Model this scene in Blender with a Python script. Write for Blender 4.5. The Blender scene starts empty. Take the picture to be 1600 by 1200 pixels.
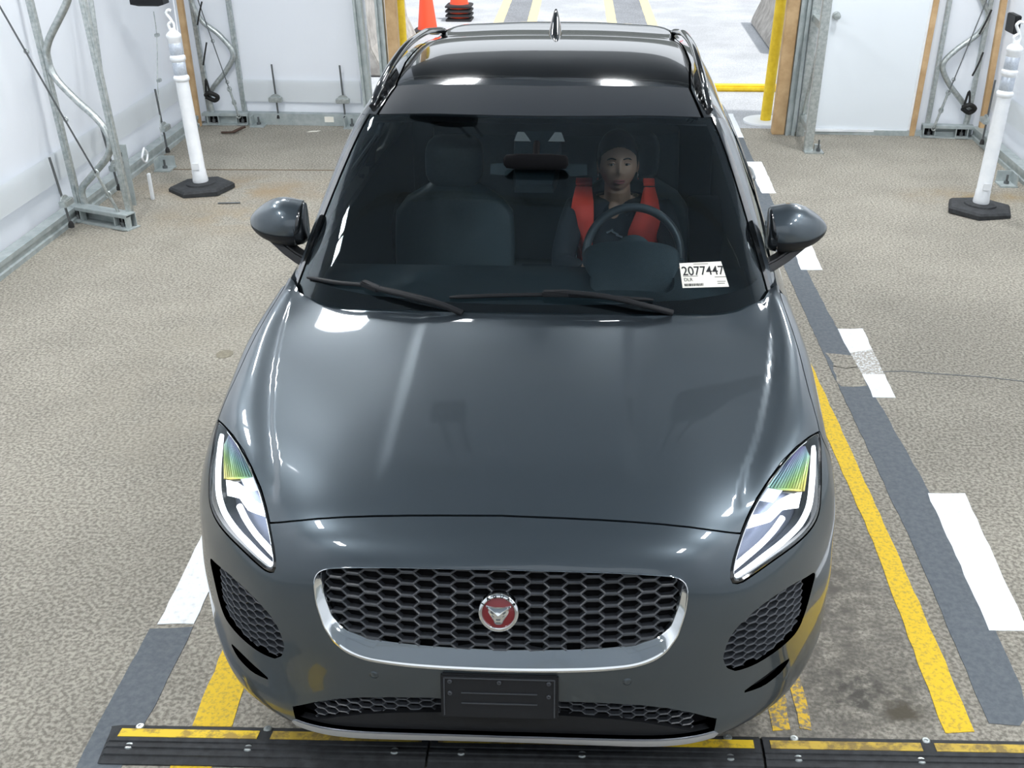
import bpy, bmesh, math, random
import numpy as np
from mathutils import Vector, Matrix
from mathutils.geometry import delaunay_2d_cdt
random.seed(7); rng = np.random.default_rng(7)
scene = bpy.context.scene
COL = scene.collection
PI = math.pi

# ------------------------------------------------------------------ camera
cam_data = bpy.data.cameras.new('camera'); cam = bpy.data.objects.new('camera', cam_data); COL.objects.link(cam)
PITCH, YAW, F_PX, CX = 0.4697, -0.0393, 1716.28, 881.18
fw = Vector((math.sin(YAW)*math.cos(PITCH), math.cos(YAW)*math.cos(PITCH), -math.sin(PITCH)))
rt = Vector((math.cos(YAW), -math.sin(YAW), 0)); up = rt.cross(fw)
cam.matrix_world = Matrix(((rt.x, up.x, -fw.x, .256), (rt.y, up.y, -fw.y, -2.186), (rt.z, up.z, -fw.z, 2.4832), (0, 0, 0, 1)))
cam_data.sensor_fit = 'HORIZONTAL'; cam_data.sensor_width = 36; cam_data.lens = 36*F_PX/1600
cam_data.shift_x = (800-CX)/1600; cam_data.clip_start = .05; cam_data.clip_end = 200
scene.camera = cam

# ------------------------------------------------------------------ view, sky, sun
vs = scene.view_settings
vs.view_transform = 'Standard'; vs.look = 'None'; vs.gamma = 1; vs.use_curve_mapping = False
vs.exposure = -0.1
world = bpy.data.worlds.new('world'); scene.world = world; world.use_nodes = True
bg = world.node_tree.nodes['Background']; bg.inputs[0].default_value = (.88, .94, 1, 1); bg.inputs[1].default_value = 1.3
sun_data = bpy.data.lights.new('sun', 'SUN'); sun_data.energy = 3.4; sun_data.angle = .03; sun_data.color = (1, .97, .92)
sun = bpy.data.objects.new('sun', sun_data); COL.objects.link(sun)
sun.rotation_euler = (math.radians(8), math.radians(20), 0); sun.location = (0, 12, 20)
# daylight comes through the tent mouth behind the camera and through the drive-out opening; LED lamps hang under the roof
LAMPS = [(-2.35, -2.4, 3.55), (-2.35, -.2, 3.55), (-2.75, 2.3, 3.55), (-2.5, 3.7, 3.55), (-2.0, 5.0, 3.55), (2.35, -2.4, 3.55), (2.7, -.4, 3.55), (2.75, 1.25, 3.55), (2.7, 4.7, 3.55), (2.6, 6.4, 3.55)]+[(-.92, 5.45, 3.62), (.42, 5.3, 3.62)]  # driver-side lamp beside the bonnet added to even out the floor light
LAMP_W = 47
for i, (x, y, z) in enumerate(LAMPS):
    ld = bpy.data.lights.new('lamp_light', 'AREA'); ld.shape = 'RECTANGLE'; ld.size = .62; ld.size_y = .22; ld.energy = (LAMP_W if x < 1 else LAMP_W*1.15) if abs(x) > 1 else 12; ld.color = (.98, .99, 1)
    lo = bpy.data.objects.new('lamp_light', ld); COL.objects.link(lo); lo.location = (x, y, z-.075); lo.rotation_euler = (0, 0, PI/2)

# ------------------------------------------------------------------ materials
def mat(name, color, rough=.5, metal=0, coat=0, coat_rough=.03, spec=.5, emit=None, estr=1):
    m = bpy.data.materials.new(name); m.use_nodes = True
    b = m.node_tree.nodes['Principled BSDF']
    b.inputs['Base Color'].default_value = (*color, 1); b.inputs['Roughness'].default_value = rough; b.inputs['Metallic'].default_value = metal
    b.inputs['Coat Weight'].default_value = coat; b.inputs['Coat Roughness'].default_value = coat_rough; b.inputs['Specular IOR Level'].default_value = spec
    if emit: b.inputs['Emission Color'].default_value = (*emit, 1); b.inputs['Emission Strength'].default_value = estr
    return m
def nodes(m): return m.node_tree.nodes, m.node_tree.links, m.node_tree.nodes['Principled BSDF']
def noise_color(m, c1, c2, scale, detail=4, lo=.35, hi=.65, coord='Object', bump=0, rough=.6, dist=.01):
    n, l, b = nodes(m)
    tc = n.new('ShaderNodeTexCoord'); t = n.new('ShaderNodeTexNoise'); t.inputs['Scale'].default_value = scale; t.inputs['Detail'].default_value = detail; t.inputs['Roughness'].default_value = rough
    r = n.new('ShaderNodeValToRGB'); r.color_ramp.elements[0].position = lo; r.color_ramp.elements[1].position = hi
    r.color_ramp.elements[0].color = (*c1, 1); r.color_ramp.elements[1].color = (*c2, 1)
    l.new(tc.outputs[coord], t.inputs['Vector']); l.new(t.outputs['Fac'], r.inputs['Fac']); l.new(r.outputs['Color'], b.inputs['Base Color'])
    if bump:
        bp = n.new('ShaderNodeBump'); bp.inputs['Strength'].default_value = bump; bp.inputs['Distance'].default_value = dist
        l.new(t.outputs['Fac'], bp.inputs['Height']); l.new(bp.outputs['Normal'], b.inputs['Normal'])
    return m
def glass(name, tint, rough=0, ior=1.5, boost=1.0):
    """thin pane: tinted see-through with a mirror-like surface at grazing angles"""
    m = bpy.data.materials.new(name); m.use_nodes = True; n, l = m.node_tree.nodes, m.node_tree.links; n.clear()
    o = n.new('ShaderNodeOutputMaterial'); mx = n.new('ShaderNodeMixShader'); t = n.new('ShaderNodeBsdfTransparent'); g = n.new('ShaderNodeBsdfGlossy')
    f = n.new('ShaderNodeFresnel'); f.inputs['IOR'].default_value = ior; ml = n.new('ShaderNodeMath'); ml.operation = 'MULTIPLY'; ml.inputs[1].default_value = boost
    t.inputs[0].default_value = (*tint, 1); g.inputs['Roughness'].default_value = rough; g.inputs['Color'].default_value = (.86, .96, 1, 1)
    l.new(f.outputs[0], ml.inputs[0]); l.new(ml.outputs[0], mx.inputs[0]); l.new(t.outputs[0], mx.inputs[1]); l.new(g.outputs[0], mx.inputs[2]); l.new(mx.outputs[0], o.inputs[0])
    return m
M = {}
M['paint'] = mat('grey_paint', (.063, .081, .096), .36, .7, 1, .02)
M['black_gloss'] = mat('black_gloss', (.006, .007, .008), .12, 0, 1, .02)
M['black_plastic'] = mat('black_plastic', (.012, .013, .015), .5, 0, 0, .03, .25)
M['dark_grey_plastic'] = mat('dark_grey_plastic', (.045, .05, .058), .36)
M['void'] = mat('void_black', (.004, .004, .005), .8, 0, 0, .03, .12)
M['chrome'] = mat('chrome', (.80, .82, .83), .08, 1)
M['satin_silver'] = mat('satin_silver', (.62, .65, .70), .28, .85)
M['matte_header'] = mat('matte_header', (.028, .034, .041), .6, 0, 0, .03, .25)
M['rubber'] = noise_color(mat('rubber', (.02, .02, .02), .75), (.016, .018, .02), (.035, .038, .042), 30)
M['tyre'] = mat('tyre', (.012, .012, .013), .85)
M['alloy'] = mat('alloy', (.35, .36, .38), .3, 1)
M['windshield'] = glass('windshield_glass', (.80, .93, .98), 0, 1.5, 1.15)
M['side_glass'] = glass('side_glass', (.10, .12, .13), 0, 1.5, 1.0)
M['lens'] = glass('lens_glass', (.96, .97, .98), 0, 1.45, 1.0)
M['cabin'] = noise_color(mat('cabin_black', (.01, .013, .015), .7), (.012, .021, .026), (.018, .029, .034), 60)
M['seat'] = noise_color(mat('seat_leather', (.02, .022, .026), .5), (.019, .032, .038), (.028, .043, .049), 90, bump=.1)
M['headliner'] = mat('headliner', (.03, .033, .036), .9)
M['galv'] = noise_color(mat('galvanised', (.45, .48, .48), .38, .75), (.36, .40, .40), (.56, .59, .58), 40, 5)
M['galv_rail'] = noise_color(mat('galvanised_rail', (.45, .50, .5), .5, .35), (.34, .39, .395), (.46, .505, .505), 14, 5)
M['steel_dark'] = mat('dark_steel', (.14, .15, .155), .45, .7)
M['white_plastic'] = noise_color(mat('white_plastic', (.8, .82, .84), .45), (.74, .77, .80), (.82, .84, .86), 9)
M['yellow_paint'] = noise_color(mat('yellow_paint', (.9, .62, .02), .55), (.78, .52, .015), (.95, .68, .03), 12)
M['orange'] = mat('cone_orange', (.95, .09, .03), .5)
M['wood'] = noise_color(mat('raw_timber', (.5, .34, .18), .75), (.42, .27, .13), (.58, .40, .22), 6, 6)
M['door_white'] = mat('door_white', (.74, .79, .83), .5)
M['black_nylon'] = mat('black_nylon', (.012, .012, .012), .7)
M['reflective'] = noise_color(mat('reflective_band', (.5, .55, .62), .3, .3), (.44, .49, .56), (.58, .63, .70), 120)
M['paper'] = mat('paper', (.82, .80, .72), .8)
M['ink'] = mat('ink', (.015, .015, .018), .8)

# ------------------------------------------------------------------ mesh helpers
class MB:
    """collects shapes, then links them as one mesh object"""
    def __init__(s): s.v = []; s.f = []; s.mi = []; s.cur = 0
    def add(s, v, f):
        o = len(s.v); s.v += [tuple(map(float, p)) for p in v]; s.f += [tuple(i+o for i in q) for q in f]; s.mi += [s.cur]*len(f); return s
    def box(s, c, d, rot=None):
        c = Vector(c); h = Vector(d)/2; R = rot or Matrix.Identity(3)
        v = [c+R @ Vector((sx*h.x, sy*h.y, sz*h.z)) for sz in (-1, 1) for sy in (-1, 1) for sx in (-1, 1)]
        return s.add(v, [(0, 2, 3, 1), (4, 5, 7, 6), (0, 1, 5, 4), (2, 6, 7, 3), (0, 4, 6, 2), (1, 3, 7, 5)])
    def bar(s, a, b, w, h, upv=(0, 0, 1)):
        a = Vector(a); b = Vector(b); d = (b-a); L = d.length; d.normalize(); x = d.cross(Vector(upv))
        if x.length < 1e-4: x = d.cross(Vector((0, 1, 0)))
        x.normalize(); y = x.cross(d)
        return s.box((a+b)/2, (w, L, h), Matrix((x, d, y)).transposed())
    def tube(s, pts, r, n=10, caps=True, closed=False):
        pts = [Vector(p) for p in pts]; k = len(pts); rr = r if hasattr(r, '__len__') else [r]*k
        tg = []
        for i in range(k):
            a = pts[i-1] if (i or closed) else pts[i]; b = pts[(i+1) % k] if (i < k-1 or closed) else pts[i]
            tg.append((b-a).normalized())
        x = tg[0].orthogonal().normalized(); rings = []
        for i in range(k):
            x = (x-tg[i]*x.dot(tg[i])).normalized(); y = tg[i].cross(x)
            rings.append([pts[i]+(x*math.cos(2*PI*j/n)+y*math.sin(2*PI*j/n))*rr[i] for j in range(n)])
        v = [p for q in rings for p in q]; f = []
        for i in range(k if closed else k-1):
            a = i*n; b = ((i+1) % k)*n
            f += [(a+j, a+(j+1) % n, b+(j+1) % n, b+j) for j in range(n)]
        if caps and not closed: f += [tuple(range(n-1, -1, -1)), tuple(range((k-1)*n, k*n))]
        return s.add(v, f)
    def lathe(s, prof, c=(0, 0, 0), axis='z', n=32):
        """prof: (radius, height) pairs"""
        v = []; f = []
        for r, h in prof:
            for j in range(n):
                a = 2*PI*j/n; x, y = r*math.cos(a), r*math.sin(a)
                p = {'z': (x, y, h), 'x': (h, x, y), 'y': (y, h, x)}[axis]; v.append((p[0]+c[0], p[1]+c[1], p[2]+c[2]))
        for i in range(len(prof)-1):
            f += [(i*n+j, i*n+(j+1) % n, (i+1)*n+(j+1) % n, (i+1)*n+j) for j in range(n)]
        f += [tuple(range(n-1, -1, -1)), tuple(range((len(prof)-1)*n, len(prof)*n))]
        return s.add(v, f)
    def loft(s, rings, closed=True, caps=False):
        n = len(rings[0]); v = [p for r in rings for p in r]; f = []
        for i in range(len(rings)-1):
            f += [(i*n+j, i*n+(j+1) % n, (i+1)*n+(j+1) % n, (i+1)*n+j) for j in range(n if closed else n-1)]
        if caps: f += [tuple(range(n-1, -1, -1)), tuple(range((len(rings)-1)*n, len(rings)*n))]
        return s.add(v, f)
    def prism(s, poly, o, x, y, depth):
        """outline poly (2d) in the frame o, x, y, pushed back by depth"""
        o = Vector(o); x = Vector(x); y = Vector(y); z = x.cross(y); n = len(poly)
        a = [o+x*p[0]+y*p[1] for p in poly]; b = [p-z*depth for p in a]
        return s.add(a+b, [tuple(range(n)), tuple(range(2*n-1, n-1, -1))]+[(i, i+n, (i+1) % n+n, (i+1) % n) for i in range(n)])
    def ellipsoid(s, c, r, nu=20, nv=12, rot=None):
        R = rot or Matrix.Identity(3); v = []; f = []
        for i in range(nv+1):
            t = PI*i/nv
            for j in range(nu):
                a = 2*PI*j/nu; v.append(Vector(c)+R @ Vector((r[0]*math.sin(t)*math.cos(a), r[1]*math.sin(t)*math.sin(a), -r[2]*math.cos(t))))
        for i in range(nv): f += [(i*nu+j, i*nu+(j+1) % nu, (i+1)*nu+(j+1) % nu, (i+1)*nu+j) for j in range(nu)]
        return s.add(v, f)
    def build(s, name, m, parent=None, smooth=40, bevel=0, normals=None):
        off = Vector((0, 0, 0)); q = parent
        while q is not None: off += q.location; q = q.parent
        me = bpy.data.meshes.new(name); me.from_pydata([tuple(Vector(p)-off) for p in s.v], [], s.f)
        for k in (m if isinstance(m, (list, tuple)) else [m]): me.materials.append(k)
        if any(s.mi): me.polygons.foreach_set('material_index', s.mi)
        if normals is None:
            bm = bmesh.new(); bm.from_mesh(me); bmesh.ops.remove_doubles(bm, verts=bm.verts, dist=1e-6); bmesh.ops.recalc_face_normals(bm, faces=bm.faces)
            if bevel:
                es = [e for e in bm.edges if len(e.link_faces) == 2 and e.calc_face_angle(0) > .6]
                bmesh.ops.bevel(bm, geom=es, offset=bevel, segments=2, affect='EDGES', clamp_overlap=True)
            bm.to_mesh(me); bm.free()
            if smooth: me.polygons.foreach_set('use_smooth', [True]*len(me.polygons)); me.set_sharp_from_angle(angle=math.radians(smooth))
        else:
            me.polygons.foreach_set('use_smooth', [True]*len(me.polygons)); me.normals_split_custom_set_from_vertices([tuple(q) for q in normals])
        me.update()
        o = bpy.data.objects.new(name, me); COL.objects.link(o)
        if parent: o.parent = parent
        return o
def empty(name, loc, label, cat, group=None):
    o = bpy.data.objects.new(name, None); COL.objects.link(o); o.location = loc; o.empty_display_size = .1; return tag(o, label, cat, group)
def tag(o, label, cat=None, group=None, kind=None):
    o['label'] = label
    if cat: o['category'] = cat
    if group: o['group'] = group
    if kind: o['kind'] = kind
    return o
def struct(o, label, cat): return tag(o, label, cat, kind='structure')
def lab(o, label): o['label'] = label; return o
def copy_thing(r, loc, label, rot=None):
    c = r.copy(); COL.objects.link(c); c.location = loc; c['label'] = label
    if rot is not None: c.rotation_euler = rot
    for ch in list(r.children):
        d = ch.copy(); COL.objects.link(d); d.parent = c
        for g in list(ch.children):
            e = g.copy(); COL.objects.link(e); e.parent = d
    return c
def cr(pts, n=8):
    """smooth curve through points"""
    P_ = [Vector(p) for p in pts]; P_ = [P_[0]*2-P_[1]]+P_+[P_[-1]*2-P_[-2]]; out = []
    for i in range(1, len(P_)-2):
        a, b, c, d = P_[i-1:i+3]
        for k in range(n):
            t = k/n; out.append(.5*((2*b)+(c-a)*t+(2*a-5*b+4*c-d)*t*t+(3*b-a-3*c+d)*t**3))
    return out+[P_[-2]]

# ------------------------------------------------------------------ the tent: floor, ground outside, fabric walls and roof
def floor_material(name, base, dark, light, outside=False):
    m = bpy.data.materials.new(name); m.use_nodes = True; n, l, b = nodes(m); b.inputs['Roughness'].default_value = .85; b.inputs['Specular IOR Level'].default_value = .25
    tc = n.new('ShaderNodeTexCoord')
    def noise(s, d, r=.6):
        t = n.new('ShaderNodeTexNoise'); t.inputs['Scale'].default_value = s; t.inputs['Detail'].default_value = d; t.inputs['Roughness'].default_value = r; l.new(tc.outputs['Object'], t.inputs['Vector']); return t.outputs['Fac']
    def ramp(f, a, c, p=.4, q=.6):
        t = n.new('ShaderNodeValToRGB'); t.color_ramp.elements[0].position = p; t.color_ramp.elements[1].position = q; t.color_ramp.elements[0].color = (*a, 1); t.color_ramp.elements[1].color = (*c, 1); l.new(f, t.inputs['Fac']); return t.outputs['Color']
    def mix(f, a, c, mode='MIX'):
        t = n.new('ShaderNodeMix'); t.data_type = 'RGBA'; t.blend_type = mode
        if isinstance(f, float): t.inputs['Factor'].default_value = f
        else: l.new(f, t.inputs['Factor'])
        l.new(a, t.inputs['A'])
        if isinstance(c, tuple): t.inputs['B'].default_value = (*c, 1)
        else: l.new(c, t.inputs['B'])
        return t.outputs['Result']
    grain = ramp(noise(70, 2.5, .55), dark, light, .39, .61)
    c = mix(.85, ramp(noise(1.1, 4), tuple(x*.9 for x in base), tuple(min(1, x*1.08) for x in base)), grain, 'MULTIPLY')
    if not outside:
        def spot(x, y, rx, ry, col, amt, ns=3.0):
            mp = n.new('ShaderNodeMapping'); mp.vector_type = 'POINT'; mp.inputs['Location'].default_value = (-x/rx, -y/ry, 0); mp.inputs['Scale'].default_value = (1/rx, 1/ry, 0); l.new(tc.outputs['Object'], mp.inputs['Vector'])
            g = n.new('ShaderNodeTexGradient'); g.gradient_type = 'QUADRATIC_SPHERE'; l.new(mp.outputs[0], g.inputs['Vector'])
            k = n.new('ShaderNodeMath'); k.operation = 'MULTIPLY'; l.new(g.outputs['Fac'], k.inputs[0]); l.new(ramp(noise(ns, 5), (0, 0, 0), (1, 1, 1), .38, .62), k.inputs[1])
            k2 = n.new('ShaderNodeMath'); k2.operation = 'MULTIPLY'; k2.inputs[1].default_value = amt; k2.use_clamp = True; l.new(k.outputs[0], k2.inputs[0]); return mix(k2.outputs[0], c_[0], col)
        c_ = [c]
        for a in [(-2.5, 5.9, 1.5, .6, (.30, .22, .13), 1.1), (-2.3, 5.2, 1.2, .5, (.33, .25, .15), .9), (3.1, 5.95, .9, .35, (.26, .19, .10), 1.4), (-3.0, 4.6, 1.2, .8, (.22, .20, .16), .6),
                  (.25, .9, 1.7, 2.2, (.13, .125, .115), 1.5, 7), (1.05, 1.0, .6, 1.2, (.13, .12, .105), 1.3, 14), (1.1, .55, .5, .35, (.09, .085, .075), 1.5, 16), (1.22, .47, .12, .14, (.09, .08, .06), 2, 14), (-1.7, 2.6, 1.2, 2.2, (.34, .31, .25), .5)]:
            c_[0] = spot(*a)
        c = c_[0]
    l.new(c, b.inputs['Base Color'])
    bp = n.new('ShaderNodeBump'); bp.inputs['Strength'].default_value = .35; bp.inputs['Distance'].default_value = .006; l.new(noise(70, 3), bp.inputs['Height']); l.new(bp.outputs[0], b.inputs['Normal'])
    return m
M['floor'] = floor_material('floor_concrete', (.330, .309, .262), (.50, .50, .50), (1.18, 1.18, 1.18))
M['asphalt'] = floor_material('outdoor_asphalt', (.50, .52, .55), (.75, .75, .76), (1.1, 1.1, 1.1), True)
def slab(name, poly, z0, z1, m, smooth=0):
    b = MB(); b.prism(poly, (0, 0, z1), (1, 0, 0), (0, 1, 0), z1-z0); return b.build(name, m, None, smooth)
BY = lambda x: 7.93-.034*x                                       # line of the back wall
LX = lambda y: -3.58-.020*(y-3.96)                               # lines of the side walls
RX = lambda y: 3.60+.010*(y-3)
fl = slab('floor', [(LX(-9)-.1, -9), (RX(-9)+.1, -9), (RX(8)+.1, BY(3.5)+.1), (LX(8)-.1, BY(-3.5)+.1)], -.2, 0, M['floor'])
struct(fl, 'speckled beige concrete floor of the inspection tent', 'floor')
gr = slab('ground', [(-40, -40), (40, -40), (40, 60), (-40, 60)], -.4, -.012, M['asphalt'])
struct(gr, 'sunlit pale asphalt beyond the tent opening', 'ground')

def fabric_mat(name, col, trans, bump=.25):
    m = bpy.data.materials.new(name); m.use_nodes = True; n, l, b = nodes(m); b.inputs['Base Color'].default_value = (*col, 1); b.inputs['Roughness'].default_value = .55; b.inputs['Specular IOR Level'].default_value = .3
    t = n.new('ShaderNodeBsdfTranslucent'); t.inputs[0].default_value = (*trans, 1); mx = n.new('ShaderNodeMixShader'); mx.inputs[0].default_value = .36
    tc = n.new('ShaderNodeTexCoord'); no = n.new('ShaderNodeTexNoise'); no.inputs['Scale'].default_value = 3.2; no.inputs['Detail'].default_value = 3; bp = n.new('ShaderNodeBump'); bp.inputs['Strength'].default_value = bump; bp.inputs['Distance'].default_value = .03
    mp = n.new('ShaderNodeMapping'); mp.inputs['Scale'].default_value = (1, 1, .45); l.new(tc.outputs['Object'], mp.inputs['Vector']); l.new(mp.outputs[0], no.inputs['Vector'])
    l.new(no.outputs['Fac'], bp.inputs['Height']); l.new(bp.outputs[0], b.inputs['Normal'])
    l.new(b.outputs[0], mx.inputs[1]); l.new(t.outputs[0], mx.inputs[2]); l.new(mx.outputs[0], n['Material Output'].inputs[0]); return m
M['fabric'] = fabric_mat('tent_fabric', (.90, .92, .94), (.84, .87, .92))
M['fabric_hem'] = fabric_mat('tent_fabric_hem', (.86, .89, .90), (.7, .75, .8), .12)
M['fabric_roof'] = fabric_mat('tent_roof', (.58, .63, .68), (.38, .44, .50), .12)
EAVE, RIDGE = 3.3, 5.3
def sheet(name, a, b, z0, z1, nx, nz, m, wave=.012, thick=.006, side=1):
    """upright fabric sheet from a to b, gently rippled, folds stronger near the foot"""
    a = Vector((*a, 0)); b = Vector((*b, 0)); d = b-a; L = d.length; nrm = Vector((-d.y, d.x, 0)).normalized()*side
    ph = rng.uniform(0, 6, 6); v = []; f = []
    def wob(s, z): return wave*(math.sin(s*1.9+ph[0]+z*.5)+.6*math.sin(s*5.1+ph[1]-z*1.7)*(.35+.65*math.exp(-z*.9))+.35*math.sin(s*11+ph[2]+z*2.3)*math.exp(-z*1.2))
    for k in range(2):
        for j in range(nz+1):
            for i in range(nx+1):
                s_ = L*i/nx; z = z0+(z1-z0)*j/nz; p = a+d*(i/nx)+nrm*(wob(s_, z)*min(1, (z-z0)*4+.2)-k*thick); v.append((p.x, p.y, z))
    N = (nx+1)*(nz+1)
    for k in range(2):
        for j in range(nz):
            for i in range(nx):
                q = k*N+j*(nx+1)+i; f.append((q, q+1, q+nx+2, q+nx+1) if k == 0 else (q+nx+1, q+nx+2, q+1, q))
    mb = MB(); mb.add(v, f); return mb
o = sheet('wall_left', (LX(-9), -9), (LX(8.05), 8.05), 0, EAVE, 170, 40, M['fabric'], side=-1).build('wall_left', M['fabric']); struct(o, 'white fabric tent wall beside the passenger side of the car', 'wall')
o = sheet('wall_right', (RX(-9), -9), (RX(7.8), 7.82), 0, EAVE, 170, 40, M['fabric']).build('wall_right', M['fabric']); struct(o, 'white fabric tent wall behind the fully visible hexagon-based post', 'wall')
mb = MB()
for x0, x1, z0, z1, nx in [(-3.66, -1.92, 0, EAVE, 24), (1.93, 3.66, 0, EAVE, 24)]:
    w = sheet('', (x0, BY(x0)), (x1, BY(x1)), z0, z1, nx, 24, None, side=-1); mb.add(w.v, w.f)
mb.prism([(-3.62, EAVE), (3.64, EAVE), (0, RIDGE)], (0, BY(0), 0), (1, -.034, 0), (0, 0, 1), .01)
struct(mb.build('wall_back', M['fabric']), 'white fabric end wall either side of the drive-out opening', 'wall')
mb = MB(); mb.box((0, 7.86, 3.72), (3.9, .05, 1.9)); struct(mb.build('trim_5', mat('reflection_panel', (.10, .11, .12), .7), None, 0), 'unseen dark panel added above the drive-out opening, mirrored in the car roof', 'trim')  # unseen panel added to darken the reflection in the car roof
mb = MB()
for s in (-1, 1):
    xe = s*3.75; mb.add([(xe, -9, EAVE-.02), (0, -9, RIDGE), (0, 8.2, RIDGE), (xe, 8.2, EAVE-.02), (xe, -9, EAVE+.0), (0, -9, RIDGE+.02), (0, 8.2, RIDGE+.02), (xe, 8.2, EAVE)], [(0, 1, 2, 3), (7, 6, 5, 4), (0, 4, 5, 1), (3, 2, 6, 7)])
struct(mb.build('ceiling', M['fabric_roof'], None, 0), 'white fabric tent roof over the lane', 'ceiling')
# folded hem flap along the foot of the fabric, steel base channel on the floor
def hem(name, a, b, z0, z1, out, lbl):
    w = sheet('', a, b, z0, z1, 70, 3, None, .004, .012, out); struct(w.build(name, M['fabric_hem']), lbl, 'trim')
hem('trim_1', (LX(-6)+.03, -6), (LX(7.95)+.03, 7.95), .27, .46, -1, 'pale folded hem band along the tent wall on the passenger side')
hem('trim_2', (RX(-6)-.03, -6), (RX(7.7)-.03, 7.7), .27, .46, 1, 'pale folded hem band along the tent wall on the driver side')
hem('trim_3', (-3.12, BY(-3.12)-.03), (-2.02, BY(-2.02)-.03), .20, .40, -1, 'pale folded hem band on the end wall beside the tall tension rods')
def rail(name, a, b, lbl, w=.085, h=.105):
    mb = MB(); a = Vector((*a, 0)); b = Vector((*b, 0)); d = (b-a).normalized(); n = Vector((-d.y, d.x, 0))
    prof = [(-w/2, 0), (-w/2, h), (w/2, h), (w/2, h*.72), (w/2-.012, h*.66), (w/2-.012, h*.34), (w/2, h*.28), (w/2, 0)]
    mb.loft([[a+n*p+Vector((0, 0, q)) for p, q in prof], [b+n*p+Vector((0, 0, q)) for p, q in prof]], True, True)
    return struct(mb.build(name, M['galv_rail'], None, 25), lbl, 'baseboard')
rail('baseboard_left', (LX(7.9)+.10, 7.9), (LX(-6)+.10, -6), 'steel base channel under the passenger-side tent wall')
rail('baseboard_right', (RX(-6)-.10, -6), (RX(7.7)-.10, 7.7), 'steel base channel under the driver-side tent wall')
rail('baseboard_back', (-3.42, BY(-3.4)-.05), (-1.95, BY(-1.95)-.05), 'steel base channel under the end wall beside the tension rods')
rail('trim_4', (2.10, BY(2.1)-.05), (3.42, BY(3.4)-.05), 'low steel sill under the white door', .06, .045)

# ------------------------------------------------------------------ paint on the floor
def paint_mat(name, col, under, lo, hi, scale=45):
    m = mat(name, col, .7); n, l, b = nodes(m); tc = n.new('ShaderNodeTexCoord')
    t = n.new('ShaderNodeTexNoise'); t.inputs['Scale'].default_value = scale; t.inputs['Detail'].default_value = 5; t.inputs['Roughness'].default_value = .65; l.new(tc.outputs['Object'], t.inputs['Vector'])
    r = n.new('ShaderNodeValToRGB'); r.color_ramp.elements[0].position = lo; r.color_ramp.elements[1].position = hi; r.color_ramp.elements[0].color = (*under, 1); r.color_ramp.elements[1].color = (*col, 1)
    l.new(t.outputs['Fac'], r.inputs['Fac']); l.new(r.outputs[0], b.inputs['Base Color']); return m
M['p_yellow'] = paint_mat('lane_yellow', (.78, .52, .012), (.50, .34, .04), .36, .52, 70)
M['p_yellow_worn'] = paint_mat('lane_yellow_worn', (.72, .46, .03), (.22, .19, .14), .44, .56)
M['p_white'] = paint_mat('lane_white', (.86, .90, .94), (.62, .63, .62), .26, .46)
M['p_white_worn'] = paint_mat('lane_white_worn', (.72, .74, .75), (.36, .33, .28), .46, .58, 90)
M['p_grey'] = paint_mat('lane_grey', (.085, .103, .122), (.125, .142, .158), .36, .62)
M['p_outdoor'] = paint_mat('outdoor_yellow', (.90, .72, .35), (.7, .62, .42), .3, .5)
M['p_white_out'] = mat('outdoor_white', (.85, .88, .9), .7)
def wobble(poly, amp):
    out = []
    for i, p in enumerate(poly):
        q = poly[(i+1) % len(poly)]; L = math.hypot(q[0]-p[0], q[1]-p[1]); k = max(1, int(L/.06))
        for j in range(k): out.append((p[0]+(q[0]-p[0])*j/k+random.uniform(-amp, amp), p[1]+(q[1]-p[1])*j/k+random.uniform(-amp, amp)))
    return out
def marking(poly, m, lbl, z=.0, amp=.004, group=None):
    o = slab('floor_marking', wobble(poly, amp), z-.001, z+.0016, m); return tag(o, lbl, 'floor marking', group, 'structure')
marking([(1.30, 8.0), (1.47, 7.98), (1.49, 5.99), (1.539, 3.742), (1.598, 2.427), (1.638, 1.613), (1.629, .60), (1.60, .46), (1.565, .42), (1.473, .43), (1.469, 1.341), (1.421, 3.05), (1.39, 4.41), (1.31, 5.98)], M['p_grey'], 'long dark grey lane band beside the yellow line on the driver side', .0002, .003)
marking([(-1.30, .77), (-1.149, .786), (-1.143, .33), (-1.15, -.3), (-1.29, -.35), (-1.282, .139)], M['p_grey'], 'dark grey lane band running under the end of the black rubber ramp', .0002, .003)
W = [((1.619, 1.752), (1.774, 1.758), (1.743, .88), (1.61, .875)), ((1.55, 3.433), (1.691, 3.439), (1.687, 3.17), (1.56, 3.12)), ((1.575, 2.87), (1.687, 2.87), (1.684, 2.619), (1.575, 2.615)), ((1.50, 5.2), (1.63, 5.2), (1.623, 4.343), (1.49, 4.338)), ((1.411, 6.829), (1.544, 6.834), (1.545, 5.96), (1.438, 5.955)), ((1.354, 8.535), (1.472, 8.539), (1.48, 7.631), (1.372, 7.627))]
WL = ['longest white lane dash, nearest the rubber ramp on the driver side', 'white lane dash level with the car bonnet, upper half of the worn pair', 'white lane dash level with the car bonnet, lower half of the worn pair', 'white lane dash half hidden under the driver-side door mirror', 'white lane dash beside the driver-side rear door handle', 'white lane dash in the sunlit drive-out opening']
for q, t in zip(W, WL): marking(q, M['p_white'], t, .0012, .003, 'white lane dashes')
marking([(1.56, 3.12), (1.687, 3.17), (1.687, 2.87), (1.575, 2.87)], M['p_white_worn'], 'scuffed middle of the broken white dash level with the bonnet', .0011, .003)
marking([(-1.32, 1.62), (-1.19, 1.62), (-1.152, .80), (-1.279, .795)], M['p_white'], 'white lane dash beside the front corner on the passenger side', .0012, .003, 'white lane dashes')
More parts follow.
